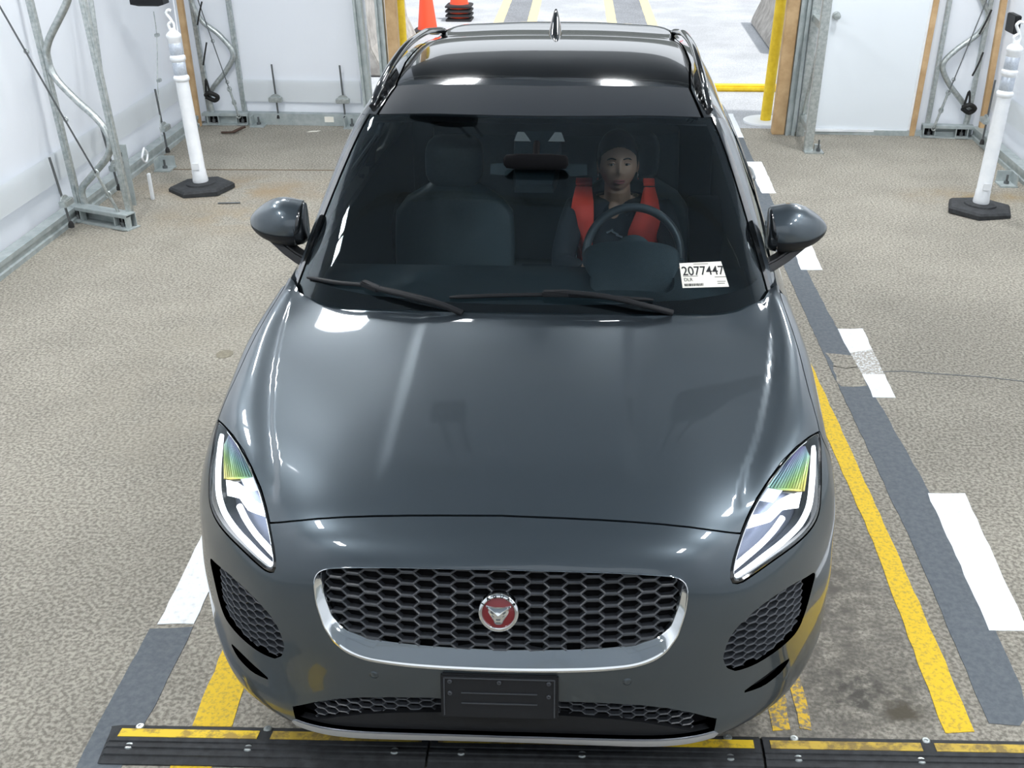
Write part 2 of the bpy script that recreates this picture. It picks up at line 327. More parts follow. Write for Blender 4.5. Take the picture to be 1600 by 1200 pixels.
marking([(1.18, 5), (1.27, 5), (1.345, 2.7), (1.395, 1.4), (1.421, .39), (1.325, .382), (1.318, 1.4), (1.262, 2.7)], M['p_yellow'], 'long yellow lane line beside the car on the driver side', .0004, .003)
marking([(-1.10, 3.2), (-1.0, 3.2), (-.89, .56), (-.871, .318), (-.995, .319), (-1.011, .684)], M['p_yellow'], 'yellow lane line leading under the passenger-side front corner', .0004, .003)
marking([(-1.001, .167), (-.881, .172), (-.87, -.35), (-.99, -.35)], M['p_yellow'], 'yellow lane line end showing below the rubber ramp', .0004, .003)
marking([(.80, .62), (.862, .62), (.853, .377), (.794, .374)], M['p_yellow_worn'], 'broad worn yellow paint patch under the driver-side front corner', .0004, .006)
marking([(.882, .66), (.92, .66), (.918, .379), (.883, .378)], M['p_yellow_worn'], 'narrow worn yellow paint patch under the driver-side front corner', .0004, .006)
marking([(-1.74+.045*math.cos(t*PI/8), 2.98+.05*math.sin(t*PI/8)) for t in range(16)], paint_mat('oil', (.20, .18, .13), (.3, .27, .2), .3, .5), 'small olive oil spot on the open floor beside the passenger front wing', .0003, .002)
marking([(1.435, 2.72), (1.575, 2.74), (1.58, 3.08), (1.44, 3.12)], M['floor'], 'bare worn patch crossing the dark grey lane band at the floor crack', .0007, .012)
crack = MB(); pts = [(1.42, 2.97), (1.5, 2.93), (1.56, 2.95), (1.66, 2.90), (1.8, 2.915), (1.95, 2.89), (2.2, 2.86), (2.45, 2.80)]
for a, b in zip(pts, pts[1:]): crack.bar((*a, .0013), (*b, .0013), .007, .002)
tag(crack.build('floor_crack', M['steel_dark'], None, 0), 'thin crack across the floor from the worn white dash to the edge', 'floor crack', None, 'structure')
sm = MB(); sm.bar((-3.38, 6.42, .001), (-1.3, 6.46, .001), .018, .004)
tag(sm.build('floor_joint', mat('joint', (.16, .12, .08), .9), None, 0), 'brown control joint across the floor behind the white post', 'floor joint', None, 'structure')
# outside: lane lines, yellow and red kerbs, worn white circles
for (xa, xb, w), t in zip([(-1.28, -1.53, .14), (-.80, -1.05, .14), (.34, .09, .14), (.91, .66, .14)], ['outermost yellow lane line outside, on the side of the traffic cones', 'yellow lane line outside, just past the rail nearest the cones', 'yellow lane line outside, just beside the roof aerial on the driver side', 'outermost yellow lane line outside, on the driver side']):
    marking([(xa-w/2, 12.5), (xa+w/2, 12.5), (xb+w/2, 22), (xb-w/2, 22)], M['p_outdoor'], t, -.011, .004, 'yellow lane lines outside')
M['tarmac'] = floor_material('outdoor_tarmac', (.27, .285, .31), (.6, .6, .6), (1.2, 1.2, 1.2), True)
marking([(-1.21, 12.5), (-.87, 12.5), (-1.12, 22), (-1.46, 22)], M['tarmac'], 'grey tarmac strip outside between the two yellow lines on the side of the cones', -.0115, .004)
marking([(.41, 12.5), (.84, 12.5), (.59, 22), (.16, 22)], M['tarmac'], 'grey tarmac strip outside between the two yellow lines on the driver side', -.0115, .004)
marking([(-.2+.9*math.cos(t*PI/12), 17.3+.8*math.sin(t*PI/12)) for t in range(24)], M['p_white_out'], 'big white painted mark between the yellow lines outside', -.0112, .01)

# ------------------------------------------------------------------ the car: skins F (nose, bonnet, wings) and G (glasshouse)
def nat_spline(t, Y):
    """second derivatives of natural cubic splines through Y (n,...) at knots t"""
    n = len(t); h = np.diff(t); A = np.eye(n); B = np.zeros(Y.shape)
    for i in range(1, n-1):
        A[i, i-1] = h[i-1]; A[i, i] = 2*(h[i-1]+h[i]); A[i, i+1] = h[i]
        B[i] = 6*((Y[i+1]-Y[i])/h[i]-(Y[i]-Y[i-1])/h[i-1])
    return np.linalg.solve(A, B.reshape(n, -1)).reshape(Y.shape)
def spl_eval(t, Y, M, x):
    i = np.clip(np.searchsorted(t, x, side='right')-1, 0, len(t)-2)
    h = t[i+1]-t[i]; a = (t[i+1]-x)/h; b = (x-t[i])/h
    sh = (-1,)+(1,)*(Y.ndim-1); a = a.reshape(sh); b = b.reshape(sh); h = h.reshape(sh)
    return a*Y[i]+b*Y[i+1]+((a**3-a)*M[i]+(b**3-b)*M[i+1])*h*h/6
class Surf:
    """tensor product natural cubic spline through a table rows x columns (right half), mirrored to the full width"""
    def __init__(s, T):
        T = np.array(T, float)                       # rows, cols, 3 ; col 0 on the centre line
        L = T[:, :0:-1].copy(); L[..., 0] *= -1
        F = np.concatenate([L, T], 1); s.F = F
        du = np.linalg.norm(np.diff(T, axis=1), axis=2).mean(0); u = np.concatenate([[0], np.cumsum(du)])
        s.ulen = u[-1]; s.u = np.concatenate([-u[:0:-1], u])/u[-1]
        dv = np.linalg.norm(np.diff(T, axis=0), axis=2).mean(1); v = np.concatenate([[0], np.cumsum(dv)])
        s.vlen = v[-1]; s.v = v/v[-1]; s.uc = u/u[-1]
        s.Mv = nat_spline(s.v, F)
    def __call__(s, u, v):
        u = np.asarray(u, float).ravel(); v = np.asarray(v, float).ravel()
        C = spl_eval(s.v, s.F, s.Mv, v)               # n, cols, 3
        C = np.swapaxes(C, 0, 1)                     # cols, n, 3
        M = nat_spline(s.u, C)
        i = np.clip(np.searchsorted(s.u, u, side='right')-1, 0, len(s.u)-2); k = np.arange(len(u))
        h = s.u[i+1]-s.u[i]; a = ((s.u[i+1]-u)/h)[:, None]; b = ((u-s.u[i])/h)[:, None]; h = h[:, None]
        return a*C[i, k]+b*C[i+1, k]+((a**3-a)*M[i, k]+(b**3-b)*M[i+1, k])*h*h/6
    def normal(s, u, v, e=1e-3):
        u = np.asarray(u, float).ravel(); v = np.asarray(v, float).ravel()
        n = np.cross(s(u+e, v)-s(u-e, v), s(u, v+e)-s(u, v-e))
        return n/np.maximum(np.linalg.norm(n, axis=1), 1e-12)[:, None]

# columns of the front body, centre to wheel arch; rows from the chin up over the nose to the cowl
FRONT = [
 [(0,.16,.20),(.3,.155,.20),(.5,.17,.20),(.66,.24,.205),(.79,.33,.21),(.87,.44,.22),(.91,.52,.24),(.925,.58,.26)],
 [(0,.05,.245),(.3,.045,.245),(.5,.06,.245),(.655,.13,.25),(.785,.235,.26),(.872,.36,.27),(.917,.45,.28),(.93,.54,.29)],
 [(0,.035,.36),(.3,.038,.36),(.5,.062,.36),(.66,.135,.36),(.79,.245,.37),(.88,.37,.38),(.93,.465,.385),(.945,.54,.39)],
 [(0,.025,.50),(.3,.035,.50),(.5,.07,.50),(.66,.145,.50),(.79,.255,.50),(.882,.385,.50),(.933,.475,.50),(.95,.54,.50)],
 [(0,.05,.66),(.3,.06,.66),(.5,.092,.66),(.658,.16,.65),(.785,.275,.64),(.88,.40,.625),(.932,.495,.61),(.948,.56,.59)],
 [(0,.095,.79),(.3,.105,.79),(.5,.133,.785),(.652,.20,.76),(.775,.31,.74),(.87,.435,.72),(.934,.53,.695),(.955,.61,.66)],
 [(0,.15,.855),(.3,.16,.855),(.5,.188,.848),(.645,.255,.825),(.765,.36,.812),(.862,.48,.80),(.93,.575,.768),(.955,.68,.71)],
 [(0,.235,.90),(.3,.245,.899),(.5,.272,.888),(.645,.33,.868),(.765,.42,.865),(.86,.535,.853),(.928,.635,.815),(.955,.76,.735)],
 [(0,.40,.945),(.3,.41,.943),(.5,.43,.932),(.655,.47,.916),(.775,.54,.917),(.872,.64,.907),(.927,.73,.86),(.955,.85,.745)],
 [(0,.62,.985),(.3,.63,.983),(.5,.65,.971),(.668,.69,.963),(.785,.73,.964),(.876,.80,.955),(.928,.88,.90),(.955,.95,.74)],
 [(0,.88,1.02),(.3,.89,1.018),(.5,.91,1.008),(.672,.95,1.003),(.79,1.0,1.009),(.872,1.05,1.008),(.924,1.08,.95),(.953,1.12,.69)],
 [(0,1.14,1.045),(.3,1.15,1.043),(.5,1.18,1.037),(.668,1.235,1.03),(.785,1.31,1.043),(.853,1.37,1.053),(.913,1.40,.98),(.945,1.42,.64)],
 [(0,1.30,1.05),(.3,1.31,1.05),(.5,1.34,1.045),(.665,1.38,1.04),(.785,1.46,1.045),(.865,1.52,1.05),(.91,1.54,.99),(.945,1.56,.62)],
]
# greenhouse: columns centre to belt line, rows cowl to tail
GREEN = [
 [(0,.98,.945),(.3,.995,.945),(.57,1.05,.945),(.82,1.20,.95),(.845,1.29,.96),(.855,1.33,.97),(.862,1.36,.99)],
 [(0,1.14,1.047),(.3,1.155,1.047),(.55,1.205,1.047),(.79,1.33,1.045),(.83,1.42,1.05),(.848,1.46,1.05),(.862,1.48,1.04)],
 [(0,1.42,1.24),(.28,1.43,1.24),(.51,1.465,1.235),(.735,1.56,1.22),(.79,1.635,1.21),(.835,1.67,1.13),(.874,1.69,1.05)],
 [(0,1.68,1.395),(.26,1.685,1.395),(.475,1.71,1.39),(.685,1.775,1.375),(.742,1.835,1.36),(.822,1.87,1.21),(.886,1.89,1.055)],
 [(0,1.925,1.522),(.24,1.93,1.522),(.44,1.94,1.518),(.642,1.965,1.503),(.70,2.02,1.478),(.805,2.06,1.28),(.894,2.08,1.06)],
 [(0,2.15,1.592),(.23,2.15,1.59),(.43,2.155,1.583),(.618,2.17,1.56),(.68,2.2,1.525),(.795,2.25,1.30),(.899,2.26,1.065)],
 [(0,2.55,1.625),(.23,2.55,1.623),(.43,2.55,1.615),(.61,2.55,1.59),(.67,2.55,1.553),(.795,2.55,1.32),(.908,2.55,1.075)],
 [(0,3.05,1.62),(.23,3.05,1.618),(.43,3.05,1.61),(.60,3.05,1.588),(.657,3.05,1.56),(.785,3.05,1.335),(.908,3.05,1.09)],
 [(0,3.5,1.58),(.23,3.5,1.578),(.42,3.5,1.57),(.585,3.5,1.55),(.637,3.5,1.52),(.765,3.5,1.34),(.90,3.5,1.11)],
 [(0,3.9,1.55),(.22,3.9,1.548),(.40,3.89,1.54),(.56,3.87,1.52),(.61,3.86,1.49),(.735,3.85,1.33),(.87,3.85,1.13)],
 [(0,4.12,1.40),(.22,4.12,1.40),(.40,4.11,1.39),(.56,4.09,1.37),(.61,4.08,1.35),(.715,4.06,1.25),(.82,4.05,1.13)],
 [(0,4.30,1.12),(.22,4.30,1.12),(.40,4.29,1.12),(.56,4.26,1.12),(.62,4.24,1.12),(.70,4.22,1.11),(.79,4.2,1.10)],
]

# outlines on the skins (fractions across and along), right half
FEAT = {'headlight': [(0.822,0.5012),(0.7681,0.4974),(0.7148,0.4897),(0.6647,0.4754),(0.622,0.4523),(0.5837,0.4255),(0.5501,0.396),(0.5203,0.3646),(0.4942,0.3316),(0.4862,0.2963),(0.5205,0.3023),(0.5545,0.3101),(0.5889,0.317),(0.624,0.3221),(0.6595,0.3244),(0.6953,0.326),(0.731,0.3275),(0.7657,0.3317),(0.7988,0.3394),(0.8067,0.3569),(0.8137,0.3746),(0.8187,0.3926),(0.8233,0.4107),(0.8256,0.429),(0.8275,0.4473),(0.8295,0.4657),(0.8273,0.4836)],
 'intake': [(0.7723,0.252),(0.7247,0.2573),(0.6771,0.2625),(0.6298,0.2636),(0.5828,0.2594),(0.5377,0.2487),(0.5004,0.2293),(0.4869,0.1977),(0.49,0.1921),(0.4931,0.1865),(0.4962,0.1808),(0.5008,0.1759),(0.508,0.1724),(0.5151,0.1689),(0.5223,0.1654),(0.5698,0.1618),(0.6174,0.1633),(0.6651,0.1646),(0.7098,0.1674),(0.7357,0.1925),(0.7533,0.2223)],
 'slot': [(0.6881,0.1251),(0.6594,0.1294),(0.6303,0.1304),(0.6009,0.1288),(0.5718,0.1267),(0.5434,0.1221),(0.5727,0.1184),(0.6021,0.1148),(0.6319,0.115),(0.6616,0.1159)],
 'ring_outer': [(0,0.3337),(0.052,0.3332),(0.104,0.3327),(0.156,0.332),(0.2079,0.3309),(0.2598,0.329),(0.3116,0.326),(0.3634,0.3223),(0.3704,0.3208),(0.3775,0.3193),(0.3841,0.3174),(0.3894,0.3141),(0.3945,0.3108),(0.3966,0.306),(0.3986,0.3011),(0.3976,0.2928),(0.3965,0.2846),(0.3949,0.2763),(0.3916,0.2684),(0.3876,0.2605),(0.3836,0.2527),(0.3797,0.2448),(0.3694,0.235),(0.3588,0.2253),(0.3451,0.218),(0.3297,0.2122),(0.313,0.2085),(0.2959,0.2056),(0.2785,0.2034),(0.2388,0.2014),(0.199,0.1999),(0.1592,0.1992),(0.1194,0.1986),(0.0796,0.1983),(0.0398,0.1981)],
 'ring_inner': [(0,0.3294),(0.0507,0.329),(0.1014,0.3285),(0.152,0.3278),(0.2027,0.3268),(0.2533,0.3251),(0.3038,0.3221),(0.3542,0.3186),(0.3597,0.3175),(0.3651,0.3163),(0.3706,0.3152),(0.375,0.3129),(0.3791,0.3104),(0.3808,0.3068),(0.3817,0.3029),(0.3802,0.2957),(0.3787,0.2886),(0.377,0.2814),(0.3736,0.2745),(0.3698,0.2677),(0.366,0.2609),(0.3622,0.2541),(0.3531,0.2486),(0.3441,0.2431),(0.3338,0.2391),(0.322,0.2371),(0.3103,0.235),(0.2985,0.2329),(0.2867,0.2308),(0.2458,0.2294),(0.2049,0.228),(0.1639,0.2272),(0.1229,0.2264),(0.082,0.2259),(0.041,0.2254)],
 'low_top': [(0,0.1464),(0.0617,0.1452),(0.1233,0.1439),(0.185,0.1429),(0.2466,0.1401),(0.3082,0.1372),(0.3695,0.1335),(0.4261,0.1167)],
 'low_bot': [(0,0.0786),(0.0597,0.0792),(0.1194,0.0798),(0.1791,0.0804),(0.2388,0.0815),(0.2985,0.0815),(0.3582,0.081),(0.4179,0.0797)],
 'shut': [(0,0.4111),(0.0668,0.4102),(0.1336,0.4092),(0.2004,0.4068),(0.2671,0.4038),(0.3337,0.4),(0.4,0.3943),(0.4656,0.3863)],
 'hood_side': [(0.8238,0.503),(0.7984,0.556),(0.7907,0.6109),(0.7899,0.6664),(0.7869,0.7221),(0.7888,0.7775),(0.7934,0.833),(0.796,0.8886)],
 'hood_rear': [(0,0.9235),(0.0882,0.9225),(0.1764,0.9215),(0.2646,0.9225),(0.3528,0.925),(0.4409,0.9275),(0.5289,0.9261),(0.6163,0.9194)],
 'glass_side': [(0.6172,0.2851),(0.6343,0.2552),(0.6387,0.2247),(0.6415,0.1941),(0.6424,0.1636),(0.6433,0.133),(0.6446,0.1024),(0.6477,0.0718)],
 'header_bot': [(0,0.2795),(0.144,0.2795),(0.288,0.2795),(0.4319,0.2811)],
 'header_top': [(0,0.3363),(0.1406,0.3376),(0.2812,0.339),(0.4215,0.3417)],
 'crease': [(0.7201,0.8973),(0.6689,0.7547),(0.633,0.6536),(0.5882,0.5492),(0.5503,0.4873),(0.5218,0.4105)]}
FEAT_END = {'headlight': (0.822,0.5012), 'intake': (0.7723,0.252), 'slot': (0.6881,0.1251), 'ring_outer': (0,0.198), 'ring_inner': (0,0.2248), 'low_top': (0.4809,0.0972), 'low_bot': (0.4775,0.0779), 'shut': (0.5305,0.3753), 'hood_side': (0.7987,0.9443), 'hood_rear': (0.7029,0.9079), 'glass_side': (0.658,0.0415), 'header_bot': (0.5756,0.2838), 'header_top': (0.5613,0.3465)}
F = Surf(FRONT); G = Surf(GREEN)
SIDE = [
 [(.862,1.42,1.045),(.876,1.7,1.05),(.899,2.2,1.065),(.911,2.7,1.075),(.911,3.2,1.09),(.903,3.6,1.11),(.87,4.0,1.125),(.80,4.22,1.11)],
 [(.905,1.42,.985),(.915,1.7,.99),(.926,2.2,.995),(.935,2.7,1.0),(.946,3.2,1.01),(.945,3.6,1.02),(.91,4.0,1.02),(.84,4.25,1.0)],
 [(.948,1.42,.80),(.945,1.7,.80),(.940,2.2,.80),(.945,2.7,.80),(.955,3.2,.80),(.96,3.6,.80),(.94,4.0,.80),(.87,4.28,.80)],
 [(.95,1.42,.60),(.938,1.7,.60),(.930,2.2,.60),(.938,2.7,.60),(.952,3.2,.60),(.96,3.6,.60),(.94,4.0,.60),(.88,4.3,.60)],
 [(.94,1.42,.40),(.925,1.7,.40),(.915,2.2,.40),(.92,2.7,.40),(.94,3.2,.40),(.95,3.6,.40),(.93,4.0,.40),(.87,4.28,.40)],
 [(.89,1.42,.26),(.885,1.7,.26),(.88,2.2,.26),(.885,2.7,.26),(.89,3.2,.26),(.90,3.6,.26),(.88,4.0,.27),(.83,4.2,.28)]]
car = empty('car', (0, 1.9, 0), 'dark grey crossover car with a black panoramic roof, lit headlamps and chrome-ringed honeycomb grille, parked over the yellow lane', 'car')

def A(x): return np.asarray(x, float)
def smooth_open(p, it=3):
    p = A(p).copy()
    for _ in range(it): p[1:-1] = .25*p[:-2]+.5*p[1:-1]+.25*p[2:]
    return p
def resamp(p, step, closed=True):
    p = A(p); q = np.vstack([p, p[:1]]) if closed else p
    out = []
    for a, b in zip(q[:-1], q[1:]):
        k = max(1, int(np.ceil(np.hypot(*(b-a))/step))); out += [a+(b-a)*i/k for i in range(k)]
    if not closed: out.append(q[-1])
    return A(out)
def area2(p): x, y = A(p).T; return float(np.sum(x*np.roll(y, -1)-np.roll(x, -1)*y))
def offset(p, d):
    """move a closed outline inwards by d (outwards when negative)"""
    p = A(p); s = 1 if area2(p) > 0 else -1
    e1 = p-np.roll(p, 1, 0); e2 = np.roll(p, -1, 0)-p
    e1 /= np.maximum(np.hypot(*e1.T), 1e-9)[:, None]; e2 /= np.maximum(np.hypot(*e2.T), 1e-9)[:, None]
    n1 = np.stack([-e1[:, 1], e1[:, 0]], 1)*s; n2 = np.stack([-e2[:, 1], e2[:, 0]], 1)*s
    n = n1+n2; n /= np.maximum((n*n).sum(1), .5)[:, None]/2
    return p+n*d
def inside(pts, poly):
    pts = A(pts); x, y = pts.T; r = np.zeros(len(pts), bool); poly = A(poly); q = np.roll(poly, -1, 0)
    for (x1, y1), (x2, y2) in zip(poly, q):
        if y1 == y2: continue
        c = ((y1 > y) != (y2 > y)) & (x < (x2-x1)*(y-y1)/(y2-y1)+x1); r ^= c
    return r
def dist_poly(pts, poly):
    pts = A(pts); poly = A(poly); q = np.roll(poly, -1, 0); d = np.full(len(pts), 9.)
    for a, b in zip(poly, q):
        e = b-a; t = np.clip(((pts-a)@e)/max(e@e, 1e-12), 0, 1); d = np.minimum(d, np.hypot(*(pts-a-t[:, None]*e).T))
    return d
def met(S, p): return A(p)*A([S.ulen, S.vlen])
def at(S, p, off=0.0):
    p = A(p).reshape(-1, 2)/A([S.ulen, S.vlen]); n = S.normal(p[:, 0], p[:, 1]); return S(p[:, 0], p[:, 1])+n*np.reshape(off, (-1, 1)) if np.ndim(off) else S(p[:, 0], p[:, 1])+n*off, n
def panel(name, S, outer, holes, m, parent, step=.022, gap=.0025, flange=.012, off=0.0, hole_gap=0.0, hole_flange=.012, label=None, mb_only=False, off_fn=None):
    """a trimmed piece of the skin S (outlines in metres on the skin), edges turned inwards"""
    o = resamp(offset(resamp(outer, step), gap) if gap else outer, step); hs = [resamp(offset(resamp(h, step), -hole_gap) if hole_gap else h, step) for h in holes]
    lo, hi = o.min(0), o.max(0); gx, gy = np.meshgrid(np.arange(lo[0]+step/2, hi[0], step), np.arange(lo[1]+step/2, hi[1], step)); g = np.stack([gx.ravel(), gy.ravel()], 1)
    keep = inside(g, o) & (dist_poly(g, o) > .45*step)
    for h in hs: keep &= ~inside(g, h) & (dist_poly(g, h) > .45*step)
    g = g[keep]; loops = [o]+hs; pts = np.vstack(loops+[g]); ed = []; k = 0
    for l in loops: ed += [(k+i, k+(i+1) % len(l)) for i in range(len(l))]; k += len(l)
    vo, eo, fo = delaunay_2d_cdt([Vector(p) for p in pts], ed, [], 0, 1e-6)[:3]
    vo = A([tuple(p) for p in vo]); fo = np.array([tuple(f) for f in fo]); c = vo[fo].mean(1); ok = inside(c, o)
    for h in hs: ok &= ~inside(c, h)
    fo = fo[ok]; a = vo[fo]; cr2 = np.cross(a[:, 1]-a[:, 0], a[:, 2]-a[:, 0]); fo = fo[np.abs(cr2) > 1e-10]; cr2 = cr2[np.abs(cr2) > 1e-10]
    fo[cr2 < 0] = fo[cr2 < 0][:, ::-1]
    p3, n3 = at(S, vo, off)
    if off_fn is not None:
        e = .002; du = (off_fn(vo+A([e, 0]))-off_fn(vo-A([e, 0])))/(2*e); dv = (off_fn(vo+A([0, e]))-off_fn(vo-A([0, e])))/(2*e)
        tu = at(S, vo+A([e, 0]))[0]-at(S, vo-A([e, 0]))[0]; tv = at(S, vo+A([0, e]))[0]-at(S, vo-A([0, e]))[0]; tu /= np.linalg.norm(tu, axis=1)[:, None]; tv /= np.linalg.norm(tv, axis=1)[:, None]
        p3 = p3+n3*off_fn(vo)[:, None]; n3 = n3-tu*du[:, None]-tv*dv[:, None]; n3 /= np.linalg.norm(n3, axis=1)[:, None]
    mb = MB(); mb.add(p3, fo.tolist()); nn = list(n3)
    for l, dep in zip(loops, [flange]+([hole_flange]*len(hs) if not hasattr(hole_flange, '__len__') else list(hole_flange))):
        if not dep: continue
        q, n = at(S, l, off)
        if off_fn is not None: q = q+n*off_fn(l)[:, None]
        q2 = q-n*dep; L = len(l); t = np.roll(q, -1, 0)-np.roll(q, 1, 0); side = np.cross(t, n); side /= np.maximum(np.linalg.norm(side, axis=1), 1e-9)[:, None]
        if (l is o) != (area2(l) > 0): side = -side
        b = len(mb.v); fl = [(i, (i+1) % L, (i+1) % L+L, i+L) for i in range(L)]
        mb.add(np.vstack([q, q2]), fl if area2(l) < 0 else [f[::-1] for f in fl]); nn += list(side)+list(side)
    if mb_only: return mb, nn
    ob = mb.build(name, m, parent, normals=nn)
    if label: lab(ob, label)
    return ob
def loop_match(a, b, n=160):
    """resample two closed outlines to n points each, matched by fraction of length, both starting at the first point"""
    def rs(p):
        p = np.vstack([A(p), A(p)[:1]]); d = np.concatenate([[0], np.cumsum(np.hypot(*np.diff(p, axis=0).T))]); t = np.linspace(0, d[-1], n+1)[:-1]; return np.stack([np.interp(t, d, p[:, i]) for i in (0, 1)], 1)
    return rs(a), rs(b)
def band(name, S, a, b, prof, m, parent, n=160, closed=True, label=None):
    """moulding between two matched outlines: prof = (fraction from a to b, height)"""
    a, b = loop_match(a, b, n) if closed else (A(a), A(b)); mb = MB()
    mb.loft(np.swapaxes(np.array([at(S, a+(b-a)*t, h)[0] for t, h in prof]), 0, 1).tolist() if False else [at(S, a+(b-a)*t, h)[0].tolist() for t, h in prof], closed)
    ob = mb.build(name, m, parent, 50)
    if label: lab(ob, label)
    return ob
def mirror2(p): q = A(p).copy(); q[:, 0] *= -1; return q[::-1]
def sym(h):
    """closed outline from the half running from the centre line out and back to it"""
    h = A(h); l = h.copy(); l[:, 0] *= -1; l = l[::-1]
    keep = [q for q in l if abs(q[0]) > 1e-6]; return np.vstack([h, A(keep)])
def chaikin(p, it=2):
    p = A(p)
    for _ in range(it): q = np.roll(p, -1, 0); p = np.stack([.75*p+.25*q, .25*p+.75*q], 1).reshape(-1, 2)
    return p
fm = {k: met(G if k in ('glass_side', 'header_bot', 'header_top') else F, v) for k, v in FEAT.items()}
def tip(ks, i=0): return fm[ks][i]
# --- outlines (right half, metres on the skin)
hl = chaikin(smooth_open(np.vstack([fm['headlight'], fm['headlight'][:1]]), 1)[:-1], 1)
fin = FEAT_END                                                    # last points dropped by the averaging
def line(k): return smooth_open(np.vstack([fm[k], met(F if k not in ('glass_side', 'header_bot', 'header_top') else G, [fin[k]])]), 3)
shut, hside, hrear, lowt, lowb = [line(k) for k in ('shut', 'hood_side', 'hood_rear', 'low_top', 'low_bot')]
gside, hbot, htop = [line(k) for k in ('glass_side', 'header_bot', 'header_top')]
for q in (shut, hrear, lowt, lowb, hbot, htop): q[0, 0] = 0
ring_o = chaikin(sym(np.vstack([fm['ring_outer'], met(F, [fin['ring_outer']])])), 1); ring_i = chaikin(sym(np.vstack([fm['ring_inner'], met(F, [fin['ring_inner']])])), 1)
intake = chaikin(fm['intake'], 2); slot = chaikin(fm['slot'], 1)
# headlamp: inner edge runs from the rear tip (first point) to the lower inner point
inner = fm['headlight'][:10]
k = int(np.sum(inner[:, 1] > shut[-1, 1]+.012))
hood = sym(np.vstack([shut, inner[1:k][::-1], hside[::1], hrear[::-1]]))
outer_edge = fm['headlight'][18:]                                  # outer edge of the lamp, bottom to rear tip
vb = F.vlen*F.v[1]
bump = [(0, vb), (F.ulen, vb), (F.ulen, F.vlen*F.v[5]), tuple(fm['headlight'][0]+A([.02, -.03])), tuple(fm['headlight'][0]+A([.006, 0])), tuple(fm['headlight'][0])]
bump_o = sym(np.vstack([bump, inner[1:k], [shut[-1]], shut[::-1][1:]]))
fend = np.vstack([hside, [hrear[-1]], [(F.ulen*.985, F.vlen*F.v[11])], [(F.ulen, F.vlen*F.v[11])], [(F.ulen, F.vlen*F.v[5])], [fm['headlight'][0]+A([.02, -.03])], [fm['headlight'][0]+A([.006, 0])]])
low = sym(np.vstack([lowt, lowb[::-1]]))
skid = sym(np.vstack([lowb-A([0, .003]), [lowb[-1]+A([.012, -.012])], (lowb-A([0, .026]))[::-1]]))
ang = lambda f: f
ring_hole = offset(resamp(ring_o, .02), .004)
cz_ = fm['crease'][::-1]
def sst(x): x = np.clip(x, 0, 1); return x*x*(3-2*x)
def crease(p):
    d = np.abs(p[:, 0])-np.interp(p[:, 1], cz_[:, 1], cz_[:, 0]); f = sst((p[:, 1]-cz_[0, 1]+.02)/.08)*(1-sst((p[:, 1]-cz_[-1, 1]+.10)/.10))
    dome = .0035*(sst((.36-np.abs(p[:, 0]))/.05)-0)*sst((p[:, 1]-shut[0, 1]-.03)/.15)
    return -.0065*sst((d+.012)/.030)*(1-sst((d-.02)/.09))*f+dome
panel('hood', F, hood, [], M['paint'], car, .014, .0028, .02, off_fn=crease)
bumper = panel('front_bumper', F, bump_o, [hl, mirror2(hl), ring_hole, intake, mirror2(intake), low, slot, mirror2(slot)], M['paint'], car, .02, .0025, .02, 0, .0015, [.05, .05, .05, .07, .07, .06, .03, .03])
for s, f in ((1, fend), (-1, mirror2(fend))): panel('fender', F, f, [], M['paint'], car, .022, .0025, .02)
panel('skid_lip', F, skid, [], M['satin_silver'], car, .012, 0, .02, .006, label='bright silver lip under the lower intake')
# dark carcass behind the panel gaps
full = sym([(0, vb), (F.ulen, vb), (F.ulen, F.vlen*F.v[11]), (0, F.vlen*F.v[11])])
panel('inner_body', F, full, [offset(hl, -.004), mirror2(offset(hl, -.004)), offset(ring_hole, -.004), offset(intake, -.004), mirror2(offset(intake, -.004)), offset(low, -.004)], M['void'], car, .04, .01, .0, -.02, hole_flange=0)
# chin below the lip
chin = sym([(0, .01), (F.ulen*.97, .01), (F.ulen, vb), (0, vb)])
panel('chin_spoiler', F, chin, [], M['black_plastic'], car, .03, .001, .01)

# --- grille
g = band('grille_surround', F, ring_o, ring_i, [(-.04, -.01), (.0, .002), (.08, .006), (.20, .0065), (.30, .002), (.65, -.008), (1.0, -.022), (1.03, -.045)], M['chrome'], car, 220, label='chrome surround, broad along the lower edge')
def hexmesh(S, outline, pu, pv, d1, d2, bar, origin=(0, 0), skew=0.0, grow=.012, clip=None):
    """honeycomb of wide cells hung behind the skin: front faces at depth d1, walls back to d2"""
    mb = MB(); o = offset(resamp(outline, .03), -grow); lo, hi = o.min(0), o.max(0); cells = []
    for i in range(int(math.floor((lo[0]-origin[0])/pu))-1, int(math.ceil((hi[0]-origin[0])/pu))+2):
        for j in range(int(math.floor((lo[1]-origin[1])/pv))-2, int(math.ceil((hi[1]-origin[1])/pv))+3):
            cells.append((origin[0]+i*pu, origin[1]+(j+(.5 if i % 2 else 0))*pv+skew*i*pu))
    c = A(cells); c = c[inside(c, o)]
    if clip is not None: c = c[np.abs(c[:, 0]) < clip]
    hx = A([(-.66, 0), (-.34, -.5), (.34, -.5), (.66, 0), (.34, .5), (-.34, .5)])
    for q in c:
        a = q+hx*A([pu, pv]); a[:, 1] += skew*(a[:, 0]-q[0]); b = q+(a-q)*A([1-bar/pu*.85, 1-bar*2/pv])
        A3 = at(S, a, -d1)[0]; B3 = at(S, b, -d1-.002)[0]; C3 = at(S, q+(b-q)*.98, -d2)[0]
        f = [(i, (i+1) % 6, (i+1) % 6+6, i+6) for i in range(6)]+[(i+6, (i+1) % 6+6, (i+1) % 6+12, i+12) for i in range(6)]
        mb.add(np.vstack([A3, B3, C3]), f)
    return mb
gm = empty('grille', (0, 0, 0), 'x', 'x'); del gm['label'], gm['category']; gm.parent = car; gm.location = Vector((0, .05, .68))-car.location
